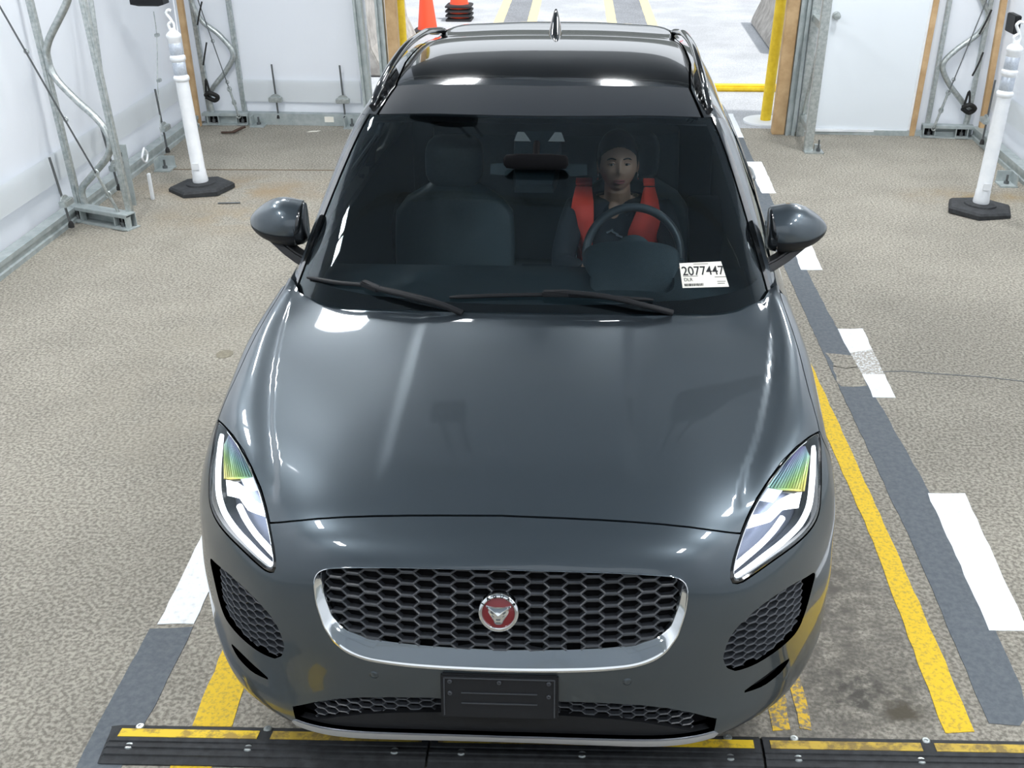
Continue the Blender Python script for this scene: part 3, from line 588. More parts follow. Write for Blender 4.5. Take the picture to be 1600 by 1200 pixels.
hexmesh(F, ring_i, .0485, .0268, .020, .042, .0038, (0, ring_i[:, 1].mean())).build('honeycomb', M['dark_grey_plastic'], gm, 20)
panel('backing', F, offset(resamp(ring_i, .03), -.012), [], M['void'], gm, .04, 0, 0, -.046)
# --- side intakes and lower intake
for s in (1, -1):
    io = intake if s > 0 else mirror2(intake)
    e = empty('side_intake', (0, 0, 0), 'x', 'x'); del e['label'], e['category']; e.parent = car; e.location = Vector((s*.72, .25, .54))-car.location
    hm = hexmesh(F, io, .036, .022, .012, .034, .0030, tuple(io.mean(0)), -.12*s, clip=np.abs(io[:, 0]).max()-.055); hm.build('honeycomb', M['dark_grey_plastic'], e, 20)
    panel('backing', F, offset(resamp(io, .03), -.012), [], M['void'], e, .04, 0, 0, -.05)
    so = slot if s > 0 else mirror2(slot)
    panel('slot_backing', F, offset(resamp(so, .02), -.004), [], M['void'], car, .03, 0, 0, -.028)
e = empty('lower_intake', (0, 0, 0), 'x', 'x'); del e['label'], e['category']; e.parent = car; e.location = Vector((0, .05, .34))-car.location
lt = lowt.copy(); strip = sym(np.vstack([lt[:-1], (lt[:-1]-A([0, .052]))[::-1]]))
hexmesh(F, strip, .034, .0185, .022, .040, .0024, (0, lt[0, 1]-.008), 0, .004).build('honeycomb', M['dark_grey_plastic'], e, 20)
panel('backing', F, offset(resamp(low, .03), -.01), [], M['void'], e, .04, 0, 0, -.045)
ledge = sym(np.vstack([(lt-A([0, .055]))[:-1], lowb[::-1]]))
panel('ledge', F, ledge, [], M['black_plastic'], e, .025, 0, .02, -.012)

# --- badge on the grille
bp, bn = at(F, [(0, (ring_i[:, 1].max()*.53+ring_i[:, 1].min()*.47))], 0); bp = Vector(bp[0])+Vector(bn[0])*.004; nz = Vector(bn[0]); nx = Vector((1, 0, 0)); ny = nz.cross(nx)
badge = empty('badge', (0, 0, 0), 'round badge with a silver cat face on red'[:0] or 'x', 'x'); del badge['category']; badge['label'] = 'round silver and red cat-face badge'; badge.parent = car; badge.location = bp-car.location
BR = Matrix((nx, ny, nz)).transposed()
def bpt(x, y, z): return bp+BR @ Vector((x, y, z))
mb = MB(); rg = []
for r, h in [(.0525, -.02), (.0525, -.002), (.051, .003), (.047, .005), (.0425, .0045), (.0405, .001)]: rg.append([bpt(r*math.cos(2*PI*i/64), r*math.sin(2*PI*i/64), h) for i in range(64)])
mb.loft(rg); mb.build('rim', M['chrome'], badge, 50)
M['badge_red'] = mat('badge_red', (.17, .005, .010), .35, .0, .4)
mb = MB(); mb.loft([[bpt(r*math.cos(2*PI*i/64), r*math.sin(2*PI*i/64), h) for i in range(64)] for r, h in [(.0415, .0005), (.039, .0015), (.001, .003)]], True, True); lab(mb.build('red_disc', M['badge_red'], badge, 50), 'red enamel disc')
face_half = [(0, .0165), (.010, .0165), (.020, .0185), (.0315, .0205), (.0325, .0165), (.029, .0105), (.0265, .008), (.0268, .002), (.0235, -.006), (.0185, -.014), (.0135, -.022), (.0115, -.0285), (.007, -.0325), (0, -.0335)]
fo_ = face_half+[(-x, y) for x, y in face_half[::-1] if x > 0]
mb = MB(); N_ = len(fo_); mid = [(x*.82, (y+.004)*.86-.004) for x, y in fo_]; core = [(x*.30, (y+.004)*.45-.006) for x, y in fo_]
mb.loft([[bpt(x, y, .0015) for x, y in fo_], [bpt(x, y, .006) for x, y in mid], [bpt(x, y, .011) for x, y in core]], True, False); mb.add([bpt(0, -.006, .012)]+[bpt(x, y, .011) for x, y in core], [(0, i+1, (i+1) % N_+1) for i in range(N_)])
mb.build('cat_face', M['chrome'], badge, 25)
mb = MB()
for s in (1, -1):
    mb.prism([(s*.006, .000), (s*.018, .0065), (s*.0205, .0055), (s*.017, .001), (s*.011, -.0015)][::s], bpt(0, 0, .0098), nx, ny, .004)     # eyes
    mb.prism([(s*.0075, -.008), (s*.0165, -.004), (s*.0160, -.006), (s*.0085, -.0105)][::s], bpt(0, 0, .0092), nx, ny, .004)
    mb.prism([(s*.0255, .0175), (s*.0305, .0185), (s*.0275, .0125)][::s], bpt(0, 0, .0068), nx, ny, .004)
mb.prism([(-.0045, -.0165), (.0045, -.0165), (.0065, -.013), (-.0065, -.013)], bpt(0, 0, .0125), nx, ny, .004); mb.prism([(-.007, -.0255), (.007, -.0255), (.0055, -.0235), (-.0055, -.0235)], bpt(0, 0, .0098), nx, ny, .004)
lab(mb.build('face_features', M['steel_dark'], badge, 0), 'dark eyes, nose and mouth of the cat face')  # dark eyes, ears, nose and mouth set on the chrome face
def text(name, s, size, origin, R, m, parent, align='CENTER', bold=0, sx=1.0, extr=.0003):
    cu = bpy.data.curves.new(name or 'letters', 'FONT'); cu.body = s; cu.size = size; cu.align_x = align; cu.extrude = extr; cu.offset = bold; cu.materials.append(m)
    tmp = bpy.data.objects.new(name or 'letters', cu); COL.objects.link(tmp); dg = bpy.context.evaluated_depsgraph_get(); me = bpy.data.meshes.new_from_object(tmp.evaluated_get(dg)); COL.objects.unlink(tmp); bpy.data.objects.remove(tmp)
    V_ = [R @ Vector((v.co.x*sx, v.co.y, v.co.z))+Vector(origin) for v in me.vertices]; mb = MB(); mb.add(V_, [tuple(p.vertices) for p in me.polygons]); bpy.data.meshes.remove(me); return mb if name is None else mb.build(name, m, parent, 0)
mb = MB()
for ch, a in zip('JAGUAR', (148, 124.5, 101.5, 78.5, 55.5, 32)):
    t = math.radians(a); R = BR @ Matrix.Rotation(t-PI/2, 3, 'Z'); q = text(None, ch, .0125, bpt(.0428*math.cos(t), .0428*math.sin(t), .0060), R, M['ink'], badge, 'CENTER', .0003, 1.0, .0008); mb.add(q.v, q.f)
mb.build('lettering', M['ink'], badge, 0)
# --- number plate holder
pz, py = .442, -.012
plate = empty('plate_holder', (0, 0, 0), 'x', 'x'); del plate['label'], plate['category']; plate.parent = car; plate.location = Vector((0, 0, .44))-car.location
tl = Matrix.Rotation(math.radians(-12), 3, 'X')
po = Vector((0, .015, .442)); pl = lambda x, y, z: po+tl @ Vector((x, y, z))
mb = MB(); mb.box(pl(0, 0, 0), (.310, .022, .128), tl); mb.build('bracket', M['black_plastic'], plate, 30, .005)
mb = MB()
for y in (.012, -.018): mb.box(pl(.0, -.0125, y), (.2, .004, .0025), tl)
mb.box(pl(0, -.012, .054), (.29, .003, .003), tl); mb.box(pl(-.145, -.012, 0), (.003, .003, .11), tl); mb.box(pl(.145, -.012, 0), (.003, .003, .11), tl)
mb.build('ridge', M['dark_grey_plastic'], plate, 0)
for x, y in [(-.13, .044), (0, .044), (.13, .044), (-.13, .01), (.13, .006)]:
    mb = MB(); c = pl(x, -.011, y); mb.loft([[c+tl @ Vector((r*math.cos(t*PI/6), h, r*math.sin(t*PI/6))) for t in range(12)] for r, h in [(.006, 0), (.006, -.003), (.003, -.0042), (.002, -.002)]], True, True); mb.build('screw', M['dark_grey_plastic'], plate, 40)
for s in (1, -1):                                                  # parking sensors
    q, n = at(F, [(s*.335, F.vlen*(F.v[2]*.15+F.v[3]*.85))], .0); c = Vector(q[0]); n = Vector(n[0]); R = n.to_track_quat('Z', 'Y').to_matrix()
    mb = MB(); mb.loft([[c+R @ Vector((r*math.cos(t*PI/10), r*math.sin(t*PI/10), h)) for t in range(20)] for r, h in [(.0125, -.004), (.0125, .0002), (.0112, .0012), (.0108, -.0005), (.0095, .0008), (.001, .0012)]], True, True); mb.build('parking_sensor', M['paint'], car, 50)

# ------------------------------------------------------------------ head lamps
M['lamp_white'] = mat('lamp_lit', (.9, .93, 1), .4, emit=(.93, .96, 1), estr=2.2)
M['lamp_dim'] = mat('lamp_glow', (.8, .85, .95), .3, emit=(.72, .80, 1), estr=.45)
M['lamp_bowl'] = mat('lamp_bowl', (.16, .18, .24), .3, .6)
def rib_material():
    m = mat('lamp_ribs', (.5, .5, .2), .25, .3); n, l, b = nodes(m); tc = n.new('ShaderNodeTexCoord'); sp = n.new('ShaderNodeSeparateXYZ'); l.new(tc.outputs['Object'], sp.inputs[0])
    r = n.new('ShaderNodeValToRGB'); mp = n.new('ShaderNodeMapRange'); mp.inputs['From Min'].default_value = .0; mp.inputs['From Max'].default_value = .10; l.new(sp.outputs['Z'], mp.inputs[0]); l.new(mp.outputs[0], r.inputs[0])
    e = r.color_ramp.elements; e[0].color = (.50, .34, .06, 1); e[1].color = (.28, .24, .50, 1)
    for p, c in ((.3, (.62, .55, .08, 1)), (.55, (.35, .55, .16, 1)), (.75, (.22, .42, .40, 1))): q = e.new(p); q.color = c
    l.new(r.outputs[0], b.inputs['Base Color']); return m
M['lamp_ribs'] = rib_material()
def arc(p, fr):
    p = A(p); d = np.concatenate([[0], np.cumsum(np.hypot(*np.diff(p, axis=0).T))]); return np.stack([np.interp(A(fr)*d[-1], d, p[:, i]) for i in (0, 1)], 1)
I_ = fm['headlight'][:10]; O_ = np.vstack([fm['headlight'][9:], fm['headlight'][:1]])[::-1]      # rear tip -> lower inner point both ways
def hloc(a, b, s): p = arc(O_, [a])*(1-b)+arc(I_, [a])*b; return p[0]*A([s, 1])
for s in (1, -1):
    e = empty('headlight', (0, 0, 0), 'x', 'x'); del e['label'], e['category']; e.parent = car; e.location = Vector((s*.78, .35, .78))-car.location
    ho = hl if s > 0 else mirror2(hl)
    mb, nn = panel('', F, offset(resamp(ho, .02), .004), [], None, e, .03, 0, 0, -.075, mb_only=True); mb.build('reflector_bowl', M['lamp_bowl'], e, normals=nn)
    # black frame round the lens
    a, b = loop_match(ho, offset(resamp(ho, .015), .013), 140)
    mb = MB(); mb.loft([at(F, a+(b-a)*t, h)[0].tolist() for t, h in [(0, -.03), (.02, -.002), (.5, .0015), (1, -.003), (1, -.07)]]); mb.build('frame', M['black_gloss'], e, 50)
    mb, nn = panel('', F, offset(resamp(ho, .015), .010), [], None, e, .02, 0, 0, -.0015, mb_only=True); lab(mb.build('lens', M['lens'], e, normals=nn), 'clear headlamp lens')
    def strip(name, path, w, d, m, tube=None):
        mb = MB(); c = at(F, A(path), d)[0]
        mb.tube(cr(c, 4), w, 8); return mb.build(name, m, e, 60)
    path = [hloc(a, b, s) for a, b in [(.10, .13), (.2, .12), (.3, .11), (.40, .12), (.48, .13), (.55, .14), (.65, .15), (.75, .16), (.85, .19), (.93, .30)]]
    lab(strip('daytime_light', path, .0085, -.018, M['lamp_white']), 'glowing white light strip along the outer and lower edge')
    path = [hloc(a, b, s) for a, b in [(.52, .36), (.60, .36), (.70, .37), (.80, .42), (.88, .5)]]
    strip('light_strip', path, .009, -.035, M['lamp_white'])
    def patch(name, quad, d1, d2, m):
        q = [hloc(a, b, s) for a, b in quad]; q = resamp(q, .012); t = at(F, q, d1)[0]; u = at(F, q, d2)[0]; n = len(q); mb = MB()
        mb.add(np.vstack([t, u]), [tuple(range(n))]+[(i, (i+1) % n, (i+1) % n+n, i+n) for i in range(n)]); return mb.build(name, m, e, 30)
    rb = empty('ribbed_reflector', (0, 0, 0), 'x', 'x') if 0 else None
    mb = MB()
    for k in range(13):
        b0 = .20+.76*k/13; b1 = b0+.042
        am = .36+.10*(k/13); a0 = .13+.03*abs(k-6)/6
        t = at(F, [hloc(a, b, s) for a, b in [(a0, b0), (a0, b1), ((a0+am)/2, b1), (am, b1), (am, b0), ((a0+am)/2, b0)]], -.026)[0]; u = at(F, [hloc(a, b, s) for a, b in [(a0, b0), (a0, b1), ((a0+am)/2, b1), (am, b1), (am, b0), ((a0+am)/2, b0)]], -.05)[0]
        mb.add(np.vstack([t, u]), [tuple(range(6))]+[(i, (i+1) % 6, (i+1) % 6+6, i+6) for i in range(6)])
    lab(mb.build('indicator_ribs', M['lamp_ribs'], e, 0), 'yellow-green ribbed indicator panel')
    patch('rib_backing', [(.13, .18), (.13, .97), (.47, .97), (.37, .18)], -.045, -.06, M['dark_grey_plastic'])
    lab(patch('low_beam', [(.37, .24), (.45, .50), (.52, .58), (.57, .72), (.62, .96), (.67, .96), (.64, .70), (.58, .52), (.50, .46), (.44, .24)], -.028, -.06, M['lamp_white']), 'bright stepped low-beam blade')
    patch('projector', [(.43, .66), (.46, .92), (.53, .92), (.50, .68)], -.022, -.028, M['lamp_dim'])
    if 0: patch('beam_glow', [(.50, .24), (.60, .46), (.66, .70), (.72, .70), (.68, .42), (.58, .22)], -.050, -.062, M['lamp_dim'])

# ------------------------------------------------------------------ glasshouse
uc = lambda k: float(np.interp(k, range(7), G.uc))*G.ulen
vr = lambda k: float(np.interp(k, range(len(G.v)), G.v))*G.vlen
tr = .030
gs = gside.copy(); ext = gs[-1]+A([.012, -.055]); gsx = np.vstack([gs, [ext]])
vb_ = .095
wind = sym(np.vstack([[(0, vb_)], [(ext[0]*.5, vb_-.0)], [(ext[0]*.85, (vb_+ext[1])/2)], gsx[::-1], hbot[::-1]]))
win_i = offset(resamp(wind, .03), .012)
panel('windshield', G, wind, [], M['windshield'], car, .03, .001, 0, 0, label='tinted windshield reflecting the tent roof')
# black ceramic edge behind the glass
frit_in = offset(resamp(wind, .03), .032); frit_in[:, 1] = np.maximum(frit_in[:, 1], .205+.12*np.clip(np.abs(frit_in[:, 0])-.45, 0, 1))
panel('windshield_border', G, wind, [frit_in], M['void'], car, .03, .006, 0, -.006, hole_flange=0)
trim_r = np.vstack([gsx, (gsx+A([tr, -.0]))[::-1]])
pil_in = gsx+A([tr, 0])
win_top = lambda k: uc(4.42)
pill = np.vstack([pil_in[::-1], [(uc(4.42), vr(4.35))], [(uc(4.42), vr(3.4))], [(uc(4.42), vr(3.0))], [(uc(5.0), vr(2.05))], [(uc(5.85), vr(1.6))], [(uc(5.9), vr(1.5))], [(uc(6), vr(1.45))], [(uc(6), vr(1.0))], [(uc(5.2), vr(.55))]])
pill[-9:, 0] = np.maximum(pill[-9:, 0], 0)
frame = np.vstack([[(htop[-1][0]+.012, htop[-1][1])], [(uc(2.97), vr(6))], [(uc(2.97), vr(8.4))], [(uc(4.42), vr(8.4))], [(uc(4.42), vr(6))], [(uc(4.42), vr(4.35))], [gs[0]+A([tr, 0])], [gs[0]+A([0, .002])], [hbot[-1]+A([.012, 0])]])
roofg = sym(np.vstack([htop, [(htop[-1][0]+.008, htop[-1][1]+.03)], [(uc(2.92), vr(6))], [(uc(2.92), vr(8.4))], [(0, vr(8.4))]]))
header = sym(np.vstack([hbot, htop[::-1]]))
panel('roof_header', G, header, [], M['matte_header'], car, .03, .0015, .02, .002, label='matt grey front roof panel above the windshield')
panel('roof_glass', G, roofg, [], M['black_gloss'], car, .03, .002, .02, 0, label='glossy black panoramic roof glass')
tail = sym([(0, vr(8.4)), (uc(4.42), vr(8.4)), (uc(4.42), vr(10.8)), (0, vr(10.8))])
panel('tailgate', G, tail, [], M['paint'], car, .05, .002, .02)
panel('headliner', G, sym([(0, vr(4.0)), (uc(4.3), vr(4.0)), (uc(4.3), vr(10.5)), (0, vr(10.5))]), [], M['headliner'], car, .06, 0, 0, -.035)
for s in (1, -1):
    mm = (lambda p: p) if s > 0 else mirror2
    panel('windshield_trim', G, mm(trim_r), [], M['black_gloss'], car, .02, .0008, .015, .004)
    panel('front_pillar', G, mm(pill), [], M['paint'], car, .025, .0015, .02)
    panel('roof_side', G, mm(frame), [], M['black_gloss'], car, .03, .001, .03)
    panel('side_window_front', G, mm([(uc(4.44), vr(4.35)), (uc(4.44), vr(3.02)), (uc(5.0), vr(2.08)), (uc(5.8), vr(1.65)), (uc(5.82), vr(5.25)), (uc(4.44), vr(5.25))]), [], M['side_glass'], car, .04, .004, 0, -.004)
    panel('side_window_rear', G, mm([(uc(4.44), vr(5.35)), (uc(5.82), vr(5.35)), (uc(5.82), vr(7.3)), (uc(4.44), vr(7.1))]), [], M['side_glass'], car, .04, .004, 0, -.004)
    panel('door_pillar', G, mm([(uc(4.44), vr(5.25)), (uc(5.82), vr(5.25)), (uc(5.82), vr(5.35)), (uc(4.44), vr(5.35))]), [], M['black_gloss'], car, .04, .0, .02, .001)
    panel('rear_pillar', G, mm([(uc(4.44), vr(7.1)), (uc(5.82), vr(7.3)), (uc(6), vr(7.3)), (uc(6), vr(10.8)), (uc(4.44), vr(10.8))]), [], M['paint'], car, .04, .002, .02)
    panel('window_sill_trim', G, mm([(uc(5.83), vr(1.7)), (uc(6), vr(1.5)), (uc(6), vr(7.3)), (uc(5.83), vr(7.3))]), [], M['black_gloss'], car, .03, .001, .02, .003)
    # roof rail
    rl = empty('roof_rail', (0, 0, 0), 'x', 'x'); del rl['label'], rl['category']; rl.parent = car; rl.location = Vector((s*.62, 2.6, 1.6))-car.location
    us = [(3.12, 4.25, .006), (3.10, 4.6, .016), (3.08, 5.0, .026), (3.06, 5.6, .036), (3.05, 6.4, .040), (3.05, 7.2, .040), (3.04, 7.7, .036), (3.02, 8.05, .02), (3.0, 8.25, .004)]
    pts = [at(G, (s*uc(a), vr(b)), h)[0][0] for a, b, h in us]; mb = MB(); mb.tube(cr(pts, 6), [.012]*3+[.0155]*(6*8-5)+[.012]*3, 12); mb.build('bar', M['black_gloss'], rl, 60)
    mb = MB(); p0 = [at(G, (s*uc(3.06), vr(b)), .0)[0][0] for b in (4.6, 4.9, 5.2, 5.6)]; p1 = [at(G, (s*uc(3.06), vr(b)), h)[0][0] for b, h in ((4.6, .012), (4.9, .02), (5.2, .026), (5.6, .034))]
    for a, b, c, d in zip(p0, p0[1:], p1, p1[1:]): mb.bar((a+b)/2, (c+d)/2, .02, np.linalg.norm(b-a)*1.05, (0, 1, 0))
    mb.build('foot', M['black_gloss'], rl, 60)
# aerial fin
fb = Vector(at(G, (0, vr(7.45)), 0)[0][0]); mb = MB(); rings = []
for t in np.linspace(0, 1, 9):
    L, W, c = .20*(1-t)**.8+.018, .058*(1-t)**.75+.009, .02+.085*t; z = .105*t
    rings.append([fb+Vector((W/2*math.cos(a)*(1 if abs(math.cos(a)) < 1 else 1), c+L/2*math.sin(a)*(1 if math.sin(a) > 0 else 1.15), z-.006)) for a in [2*PI*i/20 for i in range(20)]])
mb.loft(rings, True, True); mb.build('roof_aerial', M['black_gloss'], car, 60)

# ------------------------------------------------------------------ body sides
class Plain(Surf):
    def __init__(s, T):
        s.F = np.array(T, float); du = np.linalg.norm(np.diff(s.F, axis=1), axis=2).mean(0); u = np.concatenate([[0], np.cumsum(du)]); s.ulen = u[-1]; s.u = u/u[-1]
        dv = np.linalg.norm(np.diff(s.F, axis=0), axis=2).mean(1); v = np.concatenate([[0], np.cumsum(dv)]); s.vlen = v[-1]; s.v = v/v[-1]; s.Mv = nat_spline(s.v, s.F)
HS = Plain(SIDE)
def side_panel(name, y0, y1, m, s, v0=0, v1=1):
    ya = A(SIDE)[2][:, 1]; u0, u1 = [float(np.interp(y, ya, HS.u)) for y in (y0, y1)]; nu, nv = max(4, int((y1-y0)/.04)), 26
    uu, vv = np.meshgrid(np.linspace(u0, u1, nu+1), np.linspace(v0, v1, nv+1)); p = HS(uu, vv).reshape(nv+1, nu+1, 3); p[..., 0] *= s; mb = MB()
    f = [(j*(nu+1)+i, j*(nu+1)+i+1, (j+1)*(nu+1)+i+1, (j+1)*(nu+1)+i) for j in range(nv) for i in range(nu)]; q = p.copy(); q[..., 0] -= s*.03
    mb.add(p.reshape(-1, 3), f); N = len(mb.v); edge = [i for i in range(nu+1)]+[(j+1)*(nu+1)-1 for j in range(1, nv+1)]+[nv*(nu+1)+i for i in range(nu-1, -1, -1)]+[j*(nu+1) for j in range(nv-1, 0, -1)]
    pe = p.reshape(-1, 3)[edge]; qe = q.reshape(-1, 3)[edge]; k = len(edge); mb.add(np.vstack([pe, qe]), [(i, (i+1) % k, (i+1) % k+k, i+k) for i in range(k)])
    return mb.build(name, m, car, 35)
for s in (1, -1):
    for nm, a, b in (('front_door', 1.43, 2.44), ('rear_door', 2.446, 3.30)):
        d = side_panel(nm, a, b, M['paint'], s)
        yh = b-.16; xh = s*.945; mb = MB(); mb.tube(cr([(xh-s*.012, yh-.11, .955), (xh+s*.022, yh-.09, .958), (xh+s*.026, yh-.02, .96), (xh+s*.022, yh+.07, .961), (xh-s*.012, yh+.09, .962)], 5), .013, 10)
        hd = mb.build('door_handle', M['paint'], car, 60); hd.parent = d; hd.location = (0, 0, 0)
    side_panel('rear_fender', 3.306, 4.25, M['paint'], s); 
    mb = MB(); mb.box((s*.885, 2.42, .27), (.10, 1.95, .10)); mb.build('sill', M['black_plastic'], car, 30, .02)
mb = MB(); mb.box((0, 2.2, .27), (1.55, 3.3, .06)); mb.build('underbody', M['void'], car, 0)
mb = MB(); mb.loft([[(x, y, z) for x, z in ((-.86, .3), (.86, .3), (.84, .95), (.76, 1.1), (-.76, 1.1), (-.84, .95))] for y in (4.1, 4.28)], True, True); mb.build('rear_panel', M['paint'], car, 30)
for s in (1, -1):
    for y in (.88, 3.56):
        w = empty('wheel', (0, 0, 0), 'x', 'x'); del w['label'], w['category']; w.parent = car; w.location = Vector((s*.80, y, .35))-car.location
        mb = MB(); mb.lathe([(.24, -.10), (.30, -.115), (.338, -.10), (.35, -.07), (.35, .07), (.338, .10), (.30, .115), (.24, .10)], (s*.80, y, .35), 'x', 40); mb.build('tyre', M['tyre'], w, 40)
        mb = MB()
        for k in range(5):
            a = 2*PI*k/5; mb.bar((s*.895, y, .35), (s*.885, y+.235*math.cos(a), .35+.235*math.sin(a)), .05, .02, (1, 0, 0))
        mb.lathe([(.245, -.09), (.245, .09), (.232, .095), (.225, 0)], (s*.80, y, .35), 'x', 40); mb.build('rim', M['alloy'], w, 40)

# ------------------------------------------------------------------ door mirrors
def mirror_ring(x, s, k=1.0, a0=0, a1=2*PI, n=32):
    t = min(1, (x-.865)/(1.068-.865)); f = lambda *v: float(np.interp(t, [0, .15, .35, .55, .7, .82, .91, .96, 1], v)); out = []
    up_, dn, fy, by = f(.084, .096, .098, .086, .068, .050, .032, .020, .003), f(.074, .074, .068, .060, .050, .039, .027, .018, .003), f(.080, .088, .088, .080, .068, .052, .036, .022, .004), f(.045, .048, .048, .044, .036, .028, .020, .014, .003)
    cz = 1.178-.006*t; cy = 1.650+.045*t**2.2
    for i in range(n):
        a = a0+(a1-a0)*i/(n if a1-a0 > 6.2 else n-1); c, q = math.cos(a), math.sin(a); pw = lambda v, p: math.copysign(abs(v)**p, v)
        out.append((s*(x+.022*max(0, q)*0-(.018*q if t < .02 else 0)), cy-(fy*pw(c, .85) if c > 0 else by*pw(c, .55))*k, cz+(up_*pw(q, .85) if q > 0 else dn*pw(q, .72))*k))
    return out
for s in (1, -1):
    dm = empty('door_mirror', (0, 0, 0), 'x', 'x'); del dm['label'], dm['category']; dm.parent = car; dm.location = Vector((s*.9, 1.65, 1.1))-car.location
    xs = list(np.linspace(.868, 1.0, 8))+list(np.linspace(1.012, 1.0675, 12)); mb = MB(); mb.loft([mirror_ring(x, s) for x in xs], True, True); lab(mb.build('shell', M['paint'], dm, 45), 'body-coloured mirror cap')
    xs = list(np.linspace(.866, 1.0, 8))+list(np.linspace(1.012, 1.066, 12)); mb = MB(); mb.loft([mirror_ring(x, s, 1.03, PI*1.12, PI*2-.16) for x in xs], False); mb.build('lower_cover', M['black_plastic'], dm, 45)
    mb = MB(); mb.loft([[(s*(.868-w), y+.3*w, z) for _, y, z in mirror_ring(.868, s, k)] for w, k in ((-.004, 1.004), (.012, .97), (.022, .88), (.024, .7))], True, True); mb.build('inner_cheek', M['black_gloss'], dm, 45)
    mb = MB(); mb.box((s*.945, 1.702, 1.172), (.11, .006, .09)); mb.build('mirror_glass', M['chrome'], dm, 0)
    mb = MB(); mb.loft([[(s*x, y0+dy, z0+dz) for dy, dz in ((-.055*k, -.016), (-.03*k, .018), (.045*k, .018), (.05*k, -.016))] for x, y0, z0, k in ((.835, 1.575, 1.062, .8), (.875, 1.60, 1.075, .9), (.925, 1.635, 1.098, 1.0), (.99, 1.655, 1.135, .5))], True, True); mb.build('arm', M['black_plastic'], dm, 30, .006)

# ------------------------------------------------------------------ wipers
def wiper(blade, arm):
    e = empty('wiper', (0, 0, 0), 'x', 'x'); del e['label'], e['category']; e.parent = car; c = at(G, arm[0], 0)[0][0]; e.location = Vector(c)-car.location
    mb = MB(); pts = cr(at(G, A(blade), .009)[0], 5); n = len(pts); mb.tube(pts, [.004]+[.0075]*(n-2)+[.004], 8); mb.build('blade', M['black_plastic'], e, 50)
    mb = MB(); hs_ = [.02, .026, .03, .026, .012]; pts = cr([at(G, p, h)[0][0] for p, h in zip(arm, hs_)], 5); mb.tube(pts, list(np.linspace(.009, .011, len(pts))), 8); mb.build('arm', M['black_plastic'], e, 50)
    mb = MB(); a, b = at(G, arm[0], .018)[0][0], at(G, arm[1], .022)[0][0]; mb.bar(Vector(a)-(Vector(b)-Vector(a))*.2, b, .026, .02); mb.build('joint', M['black_plastic'], e, 30, .004)
wiper([(-.6498, .2183), (-.5433, .2300), (-.4598, .2293), (-.3526, .2159), (-.2416, .1961)], [(-.4634, .2309), (-.419, .2129), (-.3298, .1964), (-.2322, .1795), (-.17, .160)])
wiper([(-.2121, .2134), (-.0755, .2257), (.0633, .2304), (.2043, .2233), (.3515, .2044)], [(.0546, .2303), (.1156, .2286), (.2221, .2099), (.3221, .1783), (.4014, .154)])

# ------------------------------------------------------------------ auction sticker on the glass
q = at(G, [(.4413, .3297), (.5595, .331), (.5644, .2370), (.4396, .2430)], .003)[0]; tl_, tr_, br_, bl_ = [Vector(p) for p in q]
st = empty('windshield_sticker', (0, 0, 0), 'x', 'x'); del st['category']; st['label'] = 'cream paper sticker numbered 2077447'; st.parent = car; st.location = (tl_+br_)/2-car.location
mb = MB(); mb.add([bl_, br_, tr_, tl_]+[p+Vector((0, .0004, -.0006)) for p in (bl_, br_, tr_, tl_)], [(0, 1, 2, 3), (7, 6, 5, 4), (0, 4, 5, 1), (1, 5, 6, 2), (2, 6, 7, 3), (3, 7, 4, 0)]); mb.build('paper_sheet', M['paper'], st, 0)
sx = (br_-bl_).normalized(); sy = (tl_-bl_); sy = (sy-sx*sy.dot(sx)).normalized(); sz = sx.cross(sy); SR = Matrix((sx, sy, sz)).transposed(); SH = (tl_-bl_).length; SW = (br_-bl_).length; shear = (tl_-bl_).dot(sx)/SH
def sp(fx, fy): return bl_+(br_-bl_)*fx+(tl_-bl_)*fy+sz*.0008
text('number', '2077447', .050, sp(.035, .50), SR, M['ink'], st, 'LEFT', .0004, .86)
text('code', 'DLR', .018, sp(.05, .26), SR, M['ink'], st, 'LEFT', 0, .95)
mb = MB()
for fx0, fx1, fy in [(.30, .62, .95), (.04, .36, .46), (.72, .98, .40), (.76, .94, .22), (.76, .92, .14)]: mb = MB(); mb.bar(sp(fx0, fy), sp(fx1, fy), .0018, .0004, sz); mb.build('printed_line', M['ink'], st, 0)
mb = MB()
x = .05
while x < .46:
    w = random.choice([.005, .008, .014]); mb.bar(sp(x, .06), sp(x, .16), w*SW, .0004, sz); x += w+random.choice([.006, .01, .014])
mb.build('barcode', M['ink'], st, 0)

# ------------------------------------------------------------------ cabin
def cpart(name, m, fn, smooth=40, bevel=0, parent=None): mb = MB(); fn(mb); return mb.build(name, m, parent or car, smooth, bevel)
def dash(mb):
    rings = []
    for x in np.linspace(-.78, .78, 25):
        b = abs(x)/.78; y0 = 1.20+.16*b*b
        rings.append([(x, y0, .985), (x, y0+.12, 1.00), (x, 1.56, 1.015-.015*b), (x, 1.70, 1.005), (x, 1.76, .975), (x, 1.77, .90), (x, 1.70, .82), (x, 1.66, .55), (x, y0, .5)])
    mb.loft(rings, True, True)
cpart('dashboard', M['cabin'], dash, 45)
def binn(mb):
    rings = []
    for y, h, w in [(1.46, -.06, .15), (1.50, .0, .15), (1.56, .035, .165), (1.62, .062, .175), (1.68, .072, .18), (1.70, .066, .178), (1.69, .02, .165)]: rings.append([(.355+w*math.cos(t), y, 1.045+h*max(0, math.sin(t))**.6) for t in [PI*i/20 for i in range(21)]])
    mb.loft(rings, False)
cpart('instrument_hood', M['cabin'], binn, 60)
WC = Vector((.365, 1.80, 1.02)); WR = Matrix.Rotation(math.radians(-24), 3, 'X')     # wheel disc faces the driver
def wpt(a, r, d=0): return WC+WR @ Vector((r*math.cos(a), d, r*math.sin(a)))
